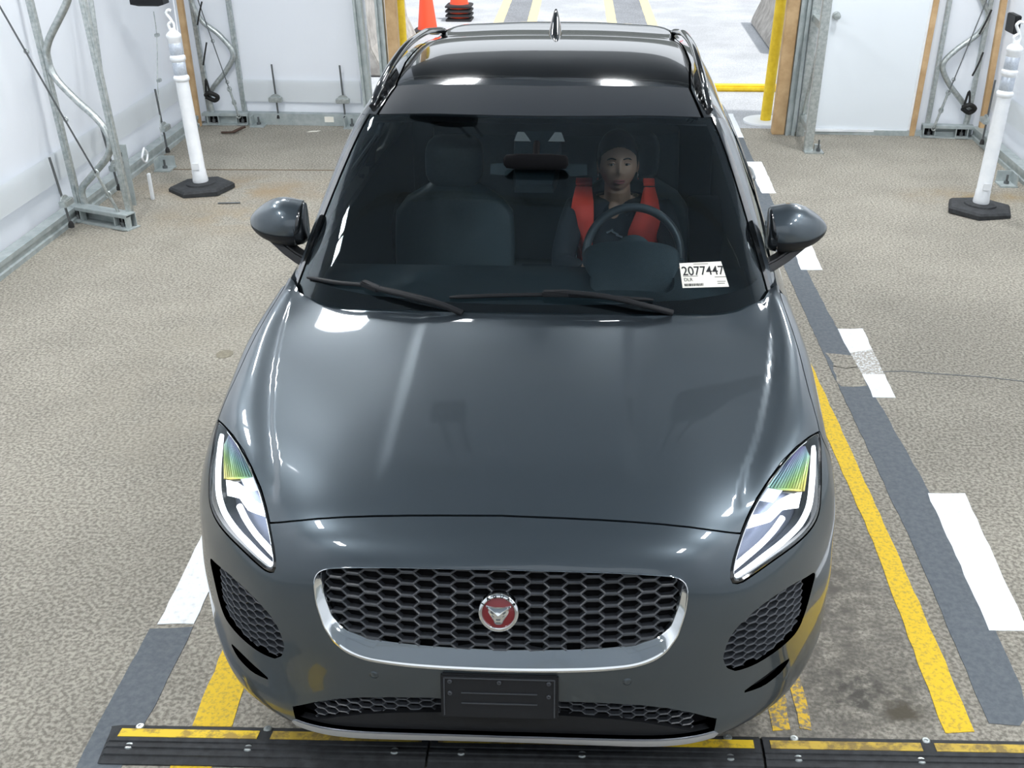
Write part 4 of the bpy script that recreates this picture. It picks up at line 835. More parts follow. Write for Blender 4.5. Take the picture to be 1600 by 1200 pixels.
sw = empty('steering_wheel', (0, 0, 0), 'x', 'x'); del sw['label'], sw['category']; sw.parent = car; sw.location = WC-car.location
M['wheel_leather'] = mat('wheel_leather', (.045, .05, .055), .38)
cpart('rim', M['wheel_leather'], lambda mb: mb.tube([wpt(2*PI*i/64, .180) for i in range(64)], .0165, 12, closed=True), 60, 0, sw)
def hub(mb):
    mb.loft([[wpt(2*PI*i/24, r, d) for i in range(24)] for r, d in ((.05, -.05), (.075, -.02), (.07, .02), (.03, .03))], True, True)
    for a in (PI, 0, -PI/2): mb.bar(wpt(a, .05), wpt(a, .17), .045, .018, WR @ Vector((0, 1, 0)))
cpart('hub', M['cabin'], hub, 40, .004, sw)
for a in (PI+.12, -.12):
    cpart('spoke_trim', M['satin_silver'], lambda mb: mb.bar(wpt(a, .075, .012), wpt(a, .15, .012), .012, .006, WR @ Vector((0, 1, 0))), 0, 0, sw); cpart('column_stalk', M['cabin'], lambda mb: mb.tube([wpt(a, .05, -.06), wpt(a, .19, -.05)], .008, 8), 40, 0, sw)
def sect(y, z, w, d, n=24, tilt=0, p=.6):
    return [(w*math.copysign(abs(math.cos(a))**p, math.cos(a)), y+d*math.copysign(abs(math.sin(a))**p, math.sin(a))*math.cos(tilt), z+d*math.copysign(abs(math.sin(a))**p, math.sin(a))*math.sin(tilt)) for a in [2*PI*i/n for i in range(n)]]
def seat(x, y0, lean, nm='front_seat'):
    e = empty(nm, (0, 0, 0), 'x', 'x'); del e['label'], e['category']; e.parent = car; e.location = Vector((x, y0, .45))-car.location
    off = lambda R: [(p[0]+x, p[1], p[2]) for p in R]
    mb = MB(); mb.loft([off(sect(y0+.22-.5*t+.0, .50+.05*t, .25-.02*t, .08)) for t in (0, .25, .5, .75, 1, 1.06)], True, True); mb.build('cushion', M['seat'], e, 60)
    mb = MB(); R = []
    for t in np.linspace(0, 1, 12): z = .52+.60*t; R.append(off(sect(y0+.20+lean*t*.6, z, (.245+.015*math.sin(t*PI))*(1 if t < .8 else 1-.55*((t-.8)/.2)**2), .065*(1-.35*t), tilt=.3)))
    mb.loft(R, True, True); mb.build('backrest', M['seat'], e, 60)
    mb = MB(); zt = 1.12; yt = y0+.20+lean*.6; mb.loft([off(sect(yt+.02+.03*t, zt+.0+.19*t, .125*(1-.3*(2*t-1)**4), .05*(1-.4*(2*t-1)**4), tilt=.3)) for t in np.linspace(0, 1, 9)], True, True); mb.build('headrest', M['seat'], e, 60)
seat(-.39, 2.02, .22); seat(.36, 2.14, .22)
def bench(mb):
    mb.loft([[(x, y, z) for x, y, z in sect(3.12+.2*t, .55+.58*t, .62, .07, 32, .3)] for t in np.linspace(0, 1, 6)], True, True); mb.loft([sect(2.75+.1*t, .45+.07*t, .62, .25, 32) for t in (0, 1)], True, True)
cpart('rear_bench', M['seat'], bench, 50)
def tub(mb):
    mb.box((0, 2.7, .33), (1.7, 3.0, .03))
    for s in (1, -1): mb.loft([[(s*.83, y, .33), (s*.87, y, .6), (s*.86, y, .9), (s*.835, y, 1.03), (s*.86, y, 1.03), (s*.89, y, .6)] for y in (1.4, 3.4, 4.05)], True, True)
    mb.box((0, 4.0, .75), (1.7, .04, .9)); mb.box((0, 1.25, .7), (1.6, .04, .6)); mb.box((0, 1.95, .55), (.22, .9, .4))
cpart('cabin_tub', M['cabin'], tub, 30)
def rmir(mb):
    mb.loft([[(.005+x, 1.66+.012*math.sin(a)-.01, 1.41+.034*k*math.sin(a)) if 0 else (.005+x, 1.655+.022*k*math.cos(a), 1.418+.034*k*math.sin(a)) for a in [2*PI*i/16 for i in range(16)]] for x, k in ((-.115, .4), (-.105, .72), (-.06, .85), (.06, .85), (.105, .72), (.115, .4))], True, True)
    mb.tube([(.005, 1.66, 1.435), (.005, 1.72, 1.47)], .012, 8)
cpart('rear_view_mirror', M['void'], rmir, 50)
def sens(mb): mb.loft([[(w*x, y, z) for x, z in ((-1, zb), (1, zb), (.92, zt), (-.92, zt))] for y, zb, zt, w in ((1.62, 1.315, 1.345, .07), (1.72, 1.34, 1.408, .085), (1.86, 1.42, 1.476, .09))], True, True)
cpart('sensor_housing', M['cabin'], sens, 30)
M['sensor_window'] = mat('sensor_window', (.045, .062, .068), .5)
for s in (1, -1):
    cpart('map_lamp', M['sensor_window'], lambda mb: mb.prism([(-.032*s, 0), (.028*s, 0), (.016*s, .034), (-.008*s, .034)][::s], (.015+s*.063, 1.70, 1.48), (1, 0, 0), (0, .55, .83), .006), 0)
    cpart('mirror_window', M['sensor_window'], lambda mb: mb.prism([(-.05*s, .04), (.06*s, .034), (.06*s, -.004), (.0, -.008)][::s], (.012+s*.115, 1.69, 1.365), (1, 0, 0), (0, .4, .9), .006), 0)

# ------------------------------------------------------------------ the driver
M['skin'] = mat('skin', (.50, .29, .20), .5); M['lips'] = mat('lips', (.36, .11, .11), .45); M['hair'] = mat('hair', (.012, .009, .008), .4)
M['shirt'] = mat('shirt', (.016, .02, .026), .8); M['vest'] = mat('vest_red', (.88, .075, .045), .7); M['eye_white'] = mat('eye_white', (.30, .27, .25), .4); M['iris'] = mat('iris', (.02, .012, .008), .2)
M['trousers'] = mat('trousers', (.015, .017, .022), .85)
HC = Vector((.303, 2.212, 1.266))
HR = Matrix.Rotation(math.radians(4), 3, 'Z') @ Matrix.Rotation(math.radians(-11), 3, 'X')
def hp(x, y, z): return HC+HR @ Vector((x, y, z))
driver = empty('person', (.32, 2.28, .50), 'driver in a red-orange safety vest over a dark shirt, sitting behind the steering wheel', 'person')
def gz(v, c, s): return math.exp(-((v-c)/s)**2)
def head_point(th, ph):
    """th: 0 at chin side, PI at crown; ph: angle round the head, -PI/2 faces the windshield"""
    z = -math.cos(th); r = math.sin(th); x = r*math.cos(ph); y = r*math.sin(ph)
    X, Y, Z = x*.080, y*.094, z*.116
    if Z < 0: X *= 1-.22*(Z/-.116)**2; Y *= 1-.06*(-Z/.116) if y < 0 else 1-.30*(-Z/.116)
    if y < 0:
        f = min(1, -y*1.6); ax = abs(X)
        Y -= f*(.0165*gz(X, 0, .0105)*gz(Z, -.034, .015)+.011*gz(X, 0, .009)*gz(Z, -.012, .022)+.005*gz(ax, .017, .008)*gz(Z, -.040, .010))   # nose
        Y += f*(.0105*gz(ax, .031, .017)*gz(Z, -.002, .011))                                     # eye sockets
        Y -= f*(.0040*gz(ax, .03, .022)*gz(Z, .021, .009)+.005*gz(ax, .043, .018)*gz(Z, -.035, .02))   # brow, cheeks
        Y -= f*(.0060*gz(X, 0, .022)*gz(Z, -.0645, .0052)+.0065*gz(X, 0, .019)*gz(Z, -.0775, .006)-.0028*gz(X, 0, .026)*gz(Z, -.0705, .0028))   # lips
        Y -= f*(.0065*gz(X, 0, .024)*gz(Z, -.101, .013))-f*.003*gz(X, 0, .03)*gz(Z, -.089, .006)
    return X, Y, Z
body = MB()
nu, nv = 72, 60; v = []; f = []
for i in range(nv+1):
    for j in range(nu): v.append(hp(*head_point(PI*(.004+.992*i/nv), 2*PI*j/nu)))
for i in range(nv): f += [(i*nu+j, i*nu+(j+1) % nu, (i+1)*nu+(j+1) % nu, (i+1)*nu+j) for j in range(nu)]
f += [tuple(range(nu-1, -1, -1)), tuple(range(nv*nu, (nv+1)*nu))]; body.add(v, f)
for s in (1, -1): body.ellipsoid(hp(s*.078, .008, -.012), (.008, .018, .031), 12, 10, HR @ Matrix.Rotation(s*.3, 3, 'Z'))
body.tube([hp(0, .022, -.05), hp(0, .03, -.10), (.305, 2.27, 1.08), (.31, 2.29, 1.0)], [.052, .053, .058, .075], 20)
def ell(cx, cy, z, w, d, n=28, p=.85): return [(cx+w*math.copysign(abs(math.cos(a))**p, math.cos(a)), cy+d*math.copysign(abs(math.sin(a))**p, math.sin(a)), z) for a in [2*PI*i/n for i in range(n)]]
TOR = [(.33, 2.26, .50, .165, .11), (.33, 2.28, .60, .165, .112), (.328, 2.30, .72, .150, .105), (.322, 2.31, .84, .158, .108), (.315, 2.30, .95, .172, .112), (.31, 2.295, 1.03, .182, .10), (.308, 2.29, 1.075, .165, .078), (.306, 2.285, 1.105, .10, .06)]
body.loft([ell(*t) for t in TOR], True, True)
body.ellipsoid((.290, 2.205, 1.055), (.030, .022, .050), 14, 10)
RH = wpt(PI+.42, .180); LH = wpt(-.42, .180)
ARMS = [((.145, 2.29, 1.068), (.085, 2.10, .87), RH+Vector((-.012, .062, -.035)), RH, -1), ((.475, 2.29, 1.068), (.545, 2.10, .87), LH+Vector((.012, .062, -.035)), LH, 1)]
for sh, el_, wr, rimp, s in ARMS:
    sh, el_, wr, rimp = map(Vector, (sh, el_, wr, rimp))
    pts = cr([sh, sh.lerp(el_, .5)+Vector((s*.012, .01, -.005)), el_, el_.lerp(wr, .5), wr], 6); body.tube(pts, list(np.interp(np.linspace(0, 1, len(pts)), [0, .25, .5, .65, 1], [.052, .045, .038, .036, .025])), 14)
    tdir = (wpt((PI+.42 if s < 0 else -.42)+.01, .18)-wpt(PI+.42 if s < 0 else -.42, .18)).normalized()*(1 if s > 0 else -1)   # along the rim, upwards
    rad = (rimp-WC).normalized(); ax = WR @ Vector((0, 1, 0))
    palm = rimp+rad*.022+ax*.018; body.ellipsoid(wr.lerp(palm, .62), (.030, .036, .022), 14, 10, Matrix((tdir, (palm-wr).normalized(), tdir.cross((palm-wr).normalized()))).transposed())
    for k, L in zip((-1.35, -.45, .45, 1.3), (.78, .96, 1.0, .92)):
        b = rimp+tdir*(k*.0185)
        c = [b+rad*.030+ax*.016, b+rad*.027-ax*.012*L, b+rad*.004-ax*.026*L, b-rad*.016*L-ax*.020*L, b-rad*.026*L-ax*.002]
        pp = cr(c, 4); body.tube(pp, list(np.linspace(.0088, .0066, len(pp))), 10)
    b = rimp+tdir*.036; pp = cr([wr.lerp(palm, .55)+tdir*.02, b+ax*.026+rad*.012, b+ax*.026-rad*.010+tdir*.012, b+ax*.018-rad*.022+tdir*.024], 4); body.tube(pp, list(np.linspace(.0105, .0072, len(pp))), 10)
for s, kn, ft in ((-1, (.22, 1.78, .64), (.24, 1.45, .40)), (1, (.44, 1.78, .64), (.42, 1.50, .40))):
    hp_ = Vector((.33+s*.085, 2.24, .53)); pp = cr([hp_, hp_.lerp(Vector(kn), .5)+Vector((0, 0, .015)), kn, Vector(kn).lerp(Vector(ft), .45)+Vector((0, .015, .02)), ft], 6); body.tube(pp, list(np.interp(np.linspace(0, 1, len(pp)), [0, .5, .65, 1], [.085, .06, .055, .038])), 16)
    body.ellipsoid((ft[0], ft[1]-.07, ft[2]-.01), (.045, .12, .035), 14, 10)
bo = body.build('body', M['skin'], driver, 0)
r = bo.modifiers.new('fuse', 'REMESH'); r.mode = 'VOXEL'; r.voxel_size = .0042; r.use_smooth_shade = True
sm = bo.modifiers.new('soften', 'SMOOTH'); sm.iterations = 3; sm.factor = .5
# clothes
sh_ = MB(); sh_.loft([ell(cx, cy, z, w+.012, d+.012) for cx, cy, z, w, d in TOR[1:-1]]+[ell(.306, 2.283, 1.105, .112, .076)], True, True)
for sh, el_, wr, rimp, s in ARMS:
    sh, el_, wr = map(Vector, (sh, el_, wr)); pts = cr([sh, sh.lerp(el_, .5)+Vector((s*.012, .01, -.005)), el_, el_.lerp(wr, .45), el_.lerp(wr, .85)], 6); sh_.tube(pts, list(np.interp(np.linspace(0, 1, len(pts)), [0, .25, .5, 1], [.056, .054, .050, .040])), 14)
def collar(mb):
    for s in (1, -1):
        R = []
        for t in np.linspace(0, 1, 10):
            a = PI/2-s*t*(PI*.86); c = Vector((.305, 2.262, 1.085-.028*t)); R.append([c+Vector((r_*math.cos(a), r_*math.sin(a)*1.05, h)) for r_, h in ((.064, .0), (.060, .034-.006*t), (.068, .036-.006*t), (.086, .0), (.084, -.012))])
        mb.loft(R, True, True)
so = sh_.build('shirt', M['shirt'], driver, 60); r = so.modifiers.new('fuse', 'REMESH'); r.mode = 'VOXEL'; r.voxel_size = .008; r.use_smooth_shade = True; sm = so.modifiers.new('soften', 'SMOOTH'); sm.iterations = 2
cpart('collar', M['shirt'], collar, 50, 0, driver)
def trouser(mb):
    for s, kn, ft in ((-1, (.22, 1.78, .64), (.24, 1.45, .40)), (1, (.44, 1.78, .64), (.42, 1.50, .40))):
        hp_ = Vector((.33+s*.085, 2.24, .53)); pp = cr([hp_, hp_.lerp(Vector(kn), .5)+Vector((0, 0, .015)), kn, Vector(kn).lerp(Vector(ft), .45)+Vector((0, .015, .02)), Vector(ft)+Vector((0, .01, .03))], 6); mb.tube(pp, list(np.interp(np.linspace(0, 1, len(pp)), [0, .5, .65, 1], [.097, .072, .066, .055])), 16)
    mb.loft([ell(.33, 2.26, z, w, .125) for z, w in ((.47, .16), (.52, .18), (.62, .18))], True, True)
to = cpart('trousers', M['trousers'], trouser, 60, 0, driver); r = to.modifiers.new('fuse', 'REMESH'); r.mode = 'VOXEL'; r.voxel_size = .01; r.use_smooth_shade = True
def front_y(x, z):
    zz = [t[2] for t in TOR]; cx, cy, w, d = [float(np.interp(z, zz, [t[i] for t in TOR])) for i in (0, 1, 3, 4)]; q = min(.995, abs(x-cx)/(w+.012)); return cy-(d+.014)*(1-q**2.35)**(1/2.35)
def vest(mb):
    tops = [(1.128, .128, .196, .415, .462), (1.10, .118, .206, .398, .474), (1.06, .112, .208, .375, .482), (1.0, .112, .207, .352, .485), (.94, .122, .204, .344, .484), (.86, .150, .203, .338, .478), (.76, .160, .21, .335, .478), (.66, .160, .235, .345, .48)]
    for k in (0, 2):
        R = []
        for z, a, b, c, d in tops:
            x0, x1 = ((a, b), (c, d))[k//2]; out = [(x, front_y(x, z)-.014-.006*math.sin((x-x0)/(x1-x0)*PI)-.044*max(0, 1-abs(z-1.05)/.15)+(.085 if z > 1.12 else 0), z) for x in np.linspace(x0, x1, 7)]
            inn = [(x, y+.008, zz) for x, y, zz in out[::-1]]; R.append(out+inn)
        mb.loft(R, True, True)
        x0, x1 = ((.128, .196), (.415, .462))[k//2]; y0 = front_y((x0+x1)/2, 1.128)+.078; mb.loft([[(x, y, z+dz) for x, dz in ((x0, 0), (x1, 0), (x1, .008), (x0, .008))] for y, z in ((y0, 1.126), (y0+.04, 1.138), (y0+.09, 1.125), (y0+.12, 1.06))], True, True)
    mb.loft([[(cx+(w+.026)*math.cos(a), cy+(d+.02)*math.sin(a), z) for a in [PI*i/14 for i in range(15)]] for cx, cy, z, w, d in [(.318, 2.31, .66, .15, .11), (.318, 2.31, .84, .158, .108), (.313, 2.30, 1.0, .165, .108)]], False)
lab(cpart('safety_vest', M['vest'], vest, 60, 0, driver), 'red-orange sleeveless safety vest')
def hair(mb):
    mb.ellipsoid(hp(0, .012, .030), (.0835, .096, .103), 36, 24, HR)
    for s in (1, -1): mb.ellipsoid(hp(s*.067, .008, .016), (.018, .050, .060), 16, 12, HR)
    mb.ellipsoid(hp(0, .125, .03), (.042, .036, .042), 18, 12, HR)
lab(cpart('hair', M['hair'], hair, 70, 0, driver), 'dark hair pulled back from the face')
for s in (1, -1):
    cpart('eye', M['eye_white'], lambda mb: mb.ellipsoid(hp(s*.0305, -.0775, -.003), (.0120, .009, .0048), 14, 10, HR), 70, 0, driver)
    cpart('iris', M['iris'], lambda mb: mb.ellipsoid(hp(s*.0305-.002, -.0848, -.0042), (.0052, .003, .005), 12, 8, HR), 70, 0, driver)
    cpart('upper_eyelid', M['skin'], lambda mb: mb.tube(cr([hp(s*.0155, -.0815, -.001), hp(s*.023, -.0865, .0035), hp(s*.0305, -.0865, .0045), hp(s*.038, -.083, .003), hp(s*.0445, -.0765, -.001)], 4), .0035, 8), 60, 0, driver)
    cpart('eyebrow', M['hair'], lambda mb: mb.tube(cr([hp(s*.014, -.0920, .0155), hp(s*.025, -.0925, .020), hp(s*.037, -.0875, .0205), hp(s*.049, -.0765, .014)], 4), [.0020]+[.0032]*10+[.0015]*2, 8), 60, 0, driver)
    cpart('earring', M['chrome'], lambda mb: mb.tube([hp(s*.0815, .002+.012*math.sin(a), -.055+.014*math.cos(a)) for a in [2*PI*i/20 for i in range(20)]], .0022, 6, closed=True), 60, 0, driver)
def lip(mb):
    for z0, h, yy in ((-.0655, .0034, .0950), (-.0762, .0044, .0948)): mb.loft([[hp(x, -yy+.020*(x/.024)**2-.0022*math.cos(a), z0*(1-.0*abs(x))+h*k*math.sin(a)-(.003*(abs(x)/.024)**2 if z0 > -.07 else -.004*(abs(x)/.024)**2)) for a in [2*PI*i/10 for i in range(10)]] for x, k in ((-.0235, .15), (-.018, .6), (-.009, 1), (0, .88), (.009, 1), (.018, .6), (.0235, .15))], True, True)
cpart('lips', M['lips'], lip, 60, 0, driver)
cpart('shirt_logo', M['satin_silver'], lambda mb: [mb.box((x, front_y(x, .965)-.006, z), (w, .004, .007), Matrix.Rotation(r_, 3, 'Y')) for x, z, w, r_ in ((.275, .985, .03, -.5), (.297, .978, .03, .5), (.315, .965, .028, .35))], 0, 0, driver)
wr_ = Vector(ARMS[0][2]); cpart('wrist_watch', M['chrome'], lambda mb: (mb.tube([wr_+Vector((-.012, .012, .0))+Vector((.030*math.cos(a), .01*math.sin(a), .030*math.sin(a))) for a in [2*PI*i/24 for i in range(24)]], .007, 8, closed=True), mb.lathe([(.016, -.004), (.016, .004), (.012, .007)], tuple(wr_+Vector((-.012, .012, .033))), 'z', 20)), 50, 0, driver)

# ------------------------------------------------------------------ white posts on rubber feet
def post_proto():
    r = empty('delineator_post', (0, 0, 0), 'x', 'post', 'white delineator posts'); mb = MB()
    hexa = lambda k, z: [(k*.245*math.cos(PI/3*i+.26)*(1.0), k*.245*math.sin(PI/3*i+.26)*.95, z) for i in range(6)]
    mb.loft([hexa(1, 0), hexa(1, .03), hexa(.93, .045), hexa(.55, .052)], True, True); mb.lathe([(.115, .045), (.11, .062), (.075, .068)], (0, 0, 0)); mb.build('rubber_base', M['rubber'], r, 30)
    mb = MB(); mb.lathe([(.052, .055), (.058, .075), (.056, .10), (.053, .12), (.0525, .16), (.050, .165), (.049, .60), (.0475, .83), (.0475, .84), (.0555, .848), (.0575, .862), (.0555, .876), (.0475, .884), (.046, .886), (.046, .986), (.0475, .988), (.055, .996), (.057, 1.01), (.055, 1.024), (.0475, 1.03), (.046, 1.032), (.046, 1.122), (.0475, 1.124), (.0475, 1.15), (.053, 1.158), (.053, 1.178), (.045, 1.19), (.026, 1.205), (.024, 1.225)], (0, 0, 0), 'z', 36)
    mb.box((0, -.053, .20), (.05, .006, .05)); mb.build('tube', M['white_plastic'], r, 40)
    for z0, z1 in ((.888, .984), (1.034, 1.12)): mb = MB(); mb.lathe([(.0455, z0), (.0468, z0+.002), (.0468, z1-.002), (.0455, z1)], (0, 0, 0), 'z', 36); lab(mb.build('reflective_band', M['reflective'], r, 40), 'grey reflective band')
    mb = MB(); mb.tube(cr([(-.016, 0, 1.215), (-.022, 0, 1.25), (.004, 0, 1.275), (-.010, 0, 1.305), (-.022, 0, 1.33), (-.004, 0, 1.352), (.016, 0, 1.345)], 5), .011, 8); mb.tube(cr([(.014, 0, 1.215), (.018, 0, 1.25), (.006, 0, 1.276)], 4), .010, 8); mb.build('handle', M['white_plastic'], r, 60); return r
pp = post_proto(); pp.location = (-2.835, 5.88, 0); pp.rotation_euler = (0, math.radians(-1.9), 0); pp.scale = (1, 1, .975); pp['label'] = 'white post on black hexagonal foot, on the passenger side of the car'
copy_thing(pp, (2.955, 5.58, 0), 'white post on a black hexagonal rubber foot, on the driver side before the white door', (0, math.radians(2.4), 0))

# ------------------------------------------------------------------ black rubber ramp modules
M['ramp_yellow'] = paint_mat('ramp_yellow', (.86, .60, .03), (.42, .28, .05), .40, .50, 16); M['ramp_yellow_worn'] = paint_mat('ramp_yellow_worn', (.55, .38, .05), (.24, .17, .05), .42, .55, 20)
def ramp(x0, x1, y0, y1, lbl, worn, endL=False):
    L = x1-x0; r = empty('rubber_ramp', (x0, y0, 0), lbl, 'ramp', 'black rubber ramp modules'); sl = (y1-y0)/L; yy = lambda x: y0+sl*(x-x0)
    prof = [(.075, .004), (.045, .030), (.010, .044), (-.008, .046), (-.05, .046), (-.075, .030), (-.10, .004), (-.10, 0), (.075, 0)]
    prof = [(.02+p*.85, z) for p, z in prof]
    grooves = []; pr = [(.070, .0), (.070, .007), (.052, .016), (.046, .017), (.044, .019), (.006, .022), (.004, .025), (-.012, .026), (-.014, .022), (-.024, .022), (-.026, .026), (-.036, .026), (-.038, .021), (-.048, .020), (-.050, .023), (-.060, .020), (-.062, .014), (-.085, .006), (-.085, 0)]
    mb = MB(); xs = [x0+.004+(.03 if endL else 0), x1-.004]; R = []
    for i, x in enumerate(xs): R.append([(x, yy(x)+p, z) for p, z in pr])
    if endL: R = [[(x0+.012*(z < .01)+.02*(z >= .01)-p*.12, yy(x0)+p*.96, z*.55) for p, z in pr]]+R
    mb.loft(R, True, True); mb.build('rubber_body', M['rubber'], r, 25)
    for k, (a, b) in enumerate(((.025, .475), (.515, .975))):
        if endL and k == 0: a = .05
        mb = MB(); A_, B_ = x0+L*a, x0+L*b; mb.loft([[(x, yy(x)+p, z) for p, z in ((.043, .0170), (.043, .0205), (.007, .0240), (.007, .019))] for x in (A_, B_)], True, True)
        lab(mb.build('yellow_strip', M['ramp_yellow_worn'] if worn[k] else M['ramp_yellow'], r, 0), 'scuffed yellow strip' if worn[k] else 'bright yellow strip')
    for fx, p in ((.10, .055), (.10, -.03), (.495, .055), (.46, -.03), (.90, .055), (.90, -.03)):
        x = x0+L*fx; z = .0165 if p > 0 else .0215; mb = MB(); mb.lathe([(.0135, z-.012), (.0135, z+.001), (.011, z+.004), (.005, z+.0045), (.004, z+.002)], (x, yy(x)+p, 0), 'z', 14); mb.build('bolt', M['galv'], r, 40)
ramp(-1.245, -.245, .238, .252, 'rubber ramp module at the open end of the row, under the passenger-side corner', (0, 1), True)
ramp(-.245, .755, .252, .266, 'rubber ramp module under the number plate holder', (1, 0))
ramp(.755, 1.76, .266, .282, 'rubber ramp module beyond the driver-side corner, crossing the yellow lane line', (1, 1))

# ------------------------------------------------------------------ tent frames
def clamp(mb, p, r=.02): mb.lathe([(r, -.018), (r*1.15, -.01), (r*1.15, .01), (r, .018)], p, 'z', 10)
def frame(name, lbl, outer, inner, web, lean, height=3.2, rear=None, strap=False, wr=.024):
    ox, oy = outer; ix, iy = inner; r = empty(name, (ix, iy, 0), lbl, 'tent frame', 'tent wall frames')
    for x, y in (outer, inner):
        mb = MB(); mb.loft([[(x+lean*z+.021*px, y+.021*py, z) for px, py in ((-1, -.8), (-.8, -1), (.2, -1), (.35, -.75), (.8, -.8), (1, -.2), (1, .8), (.8, 1), (-.8, 1), (-1, .8))] for z in (.0, height)], True, True); mb.build('upright', M['galv'], r, 30)
    mb = MB(); mb.tube(cr(web, 8), wr, 12); mb.build('serpentine_brace', M['galv'], r, 60)
    if rear: mb = MB(); mb.tube(cr(rear, 6), .018, 10); mb.build('rear_brace', M['galv'], r, 60)
    d = Vector((ix-ox, iy-oy, 0)); L = d.length; d.normalize(); n = Vector((-d.y, d.x, 0))
    if n.y > 0: n = -n
    a = Vector((ox, oy, 0))-d*.05; mb = MB(); c = a+d*(L/2+.05)+n*.05; R = Matrix((d, -n, Vector((0, 0, 1)))).transposed()
    mb.box(c+Vector((0, 0, .105)), (L+.10, .09, .008), R); mb.box(c+n*.045+Vector((0, 0, .095)), (L+.10, .006, .022), R); mb.box(c+Vector((0, 0, .004)), (L+.12, .12, .008), R); mb.box(c-n*.04+Vector((0, 0, .055)), (L+.10, .006, .10), R)
    mb.build('foot_channel', M['galv_rail'], r, 0)
    k = max(2, int(L/.16)); 
    for i in range(k):
        q = a+d*(.10+(L-.06)*i/max(1, k-1)); mb = MB(); mb.box(q+n*.09+Vector((0, 0, .012)), (.11, .07, .012), R); mb.box(q+n*.075+Vector((-.0, 0, .05))-d*.05, (.008, .05, .08), R); mb.box(q+n*.075+Vector((0, 0, .05))+d*.05, (.008, .05, .08), R); mb.build('anchor_plate', M['galv_rail'], r, 0)
        mb = MB(); mb.box(q+n*.062+Vector((0, 0, .05)), (.07, .012, .06), R); mb.build('anchor_socket', M['void'], r, 0)
        mb = MB(); mb.lathe([(.016, .012), (.016, .05), (.007, .052), (.007, .085)], tuple(q+n*.075), 'z', 8); mb.build('anchor_bolt', M['steel_dark'], r, 30)
    return r
def cable(parent, a, b, clamps, r=.0055, chain=None):
    a, b = Vector(a), Vector(b); mb = MB(); mb.tube([a, a.lerp(b, .5)+Vector((0, 0, -.008)), b], r, 6); mb.build('guy_cable', M['steel_dark'], parent, 60)
    for t in clamps: mb = MB(); p = a.lerp(b, t); mb.tube([p+Vector((.014*math.cos(q), .006, .014*math.sin(q))) for q in [2*PI*i/10 for i in range(10)]], .005, 6, closed=True); mb.build('cable_clamp', M['galv'], parent, 40)
    if chain:
        p, q = a.lerp(b, chain), b; mb = MB(); mb.tube([p, q], .011, 8); mb.build('turnbuckle', M['galv'], parent, 40)
        for t in (.0, .5, 1): c = p.lerp(q, t); mb = MB(); mb.tube([c+Vector((.018*math.cos(w), .0, .022*math.sin(w))) for w in [2*PI*i/10 for i in range(10)]], .006, 6, closed=True); mb.build('shackle', M['galv'], parent, 40)
WX = lambda pts, ins: pts
fl_ = frame('tent_wall_frame', 'galvanised serpentine tent frame on the passenger-side wall, nearest the camera', (-3.475, 5.20), (-3.035, 5.02), [(-3.20, 5.09, 1.62), (-3.22, 5.09, 1.49), (-3.44, 5.17, 1.22), (-3.48, 5.19, 1.10), (-3.45, 5.18, .98), (-3.32, 5.13, .85), (-3.16, 5.07, .72), (-3.10, 5.05, .60), (-3.14, 5.06, .48), (-3.31, 5.13, .32), (-3.42, 5.17, .21), (-3.42, 5.17, .09)], -.035, 3.2, [(-3.43, 5.9, 1.7), (-3.42, 5.85, 1.3), (-3.42, 5.8, .9), (-3.40, 5.72, .7), (-3.33, 5.6, .5), (-3.28, 5.5, .1)])
cable(fl_, (-3.50, 4.75, 1.52), (-3.10, 5.0, .08), (.21, .52), .006, .78)
mb = MB()
mb.box((-3.22, 5.48, .22), (.06, .012, .46)); mb.build('slotted_bracket', M['galv_rail'], fl_, 0)
for k in range(5): mb = MB(); mb.box((-3.235, 5.472, .12+.065*k), (.016, .004, .03)); mb.build('bracket_slot', M['void'], fl_, 0)
cl = frame('tent_wall_frame', 'galvanised serpentine tent frame in the far corner behind the passenger-side post', (-3.46, BY(-3.44)-.05), (-3.13, BY(-3.13)-.03), [(-3.44, 7.97, 1.25), (-3.47, 7.97, 1.08), (-3.40, 7.97, .92), (-3.26, 7.97, .80), (-3.16, 7.97, .64), (-3.24, 7.97, .49), (-3.42, 7.97, .28), (-3.43, 7.97, .1)], -.02)
cable(cl, (-3.44, 7.93, 1.3), (-3.16, 7.9, .09), (.45, .75), .005, .8)
cr_ = frame('tent_wall_frame', 'galvanised serpentine tent frame in the far corner beside the white door', (3.47, BY(3.47)-.05), (3.13, BY(3.13)-.03), [(3.36, 7.76, 1.3), (3.44, 7.76, 1.15), (3.50, 7.76, 1.03), (3.44, 7.76, .89), (3.27, 7.76, .75), (3.18, 7.76, .62), (3.26, 7.76, .46), (3.45, 7.76, .24), (3.46, 7.76, .1)], .03)
cable(cr_, (3.46, 7.72, 1.2), (3.16, 7.68, .09), (.35, .62), .005, .72)
for o, sx_, yy_ in ((cl, -3.40, 7.92), (cr_, 3.44, 7.70)):
    mb = MB(); mb.tube(cr([(sx_-.05, yy_, .27), (sx_+.0, yy_-.03, .30), (sx_+.06, yy_, .26), (sx_+.02, yy_+.02, .22), (sx_-.05, yy_, .26)], 5), .020, 8); mb.tube(cr([(sx_-.04, yy_-.01, .30), (sx_-.02, yy_-.02, .42), (sx_+.0, yy_-.02, .30)], 4), .010, 6); lab(mb.build('strap_tie', M['black_nylon'], o, 50), 'black ratchet strap tie')
    for z0, z1, dx in ((.55, .75, .04), (.9, 1.1, .05)): mb = MB(); mb.tube(cr([(sx_-.02, yy_-.03, z0), (sx_+dx*.3, yy_-.04, (z0+z1)/2), (sx_+dx, yy_-.03, z1)], 4), .008, 6); mb.build('cable_tie', M['black_nylon'], o, 50)
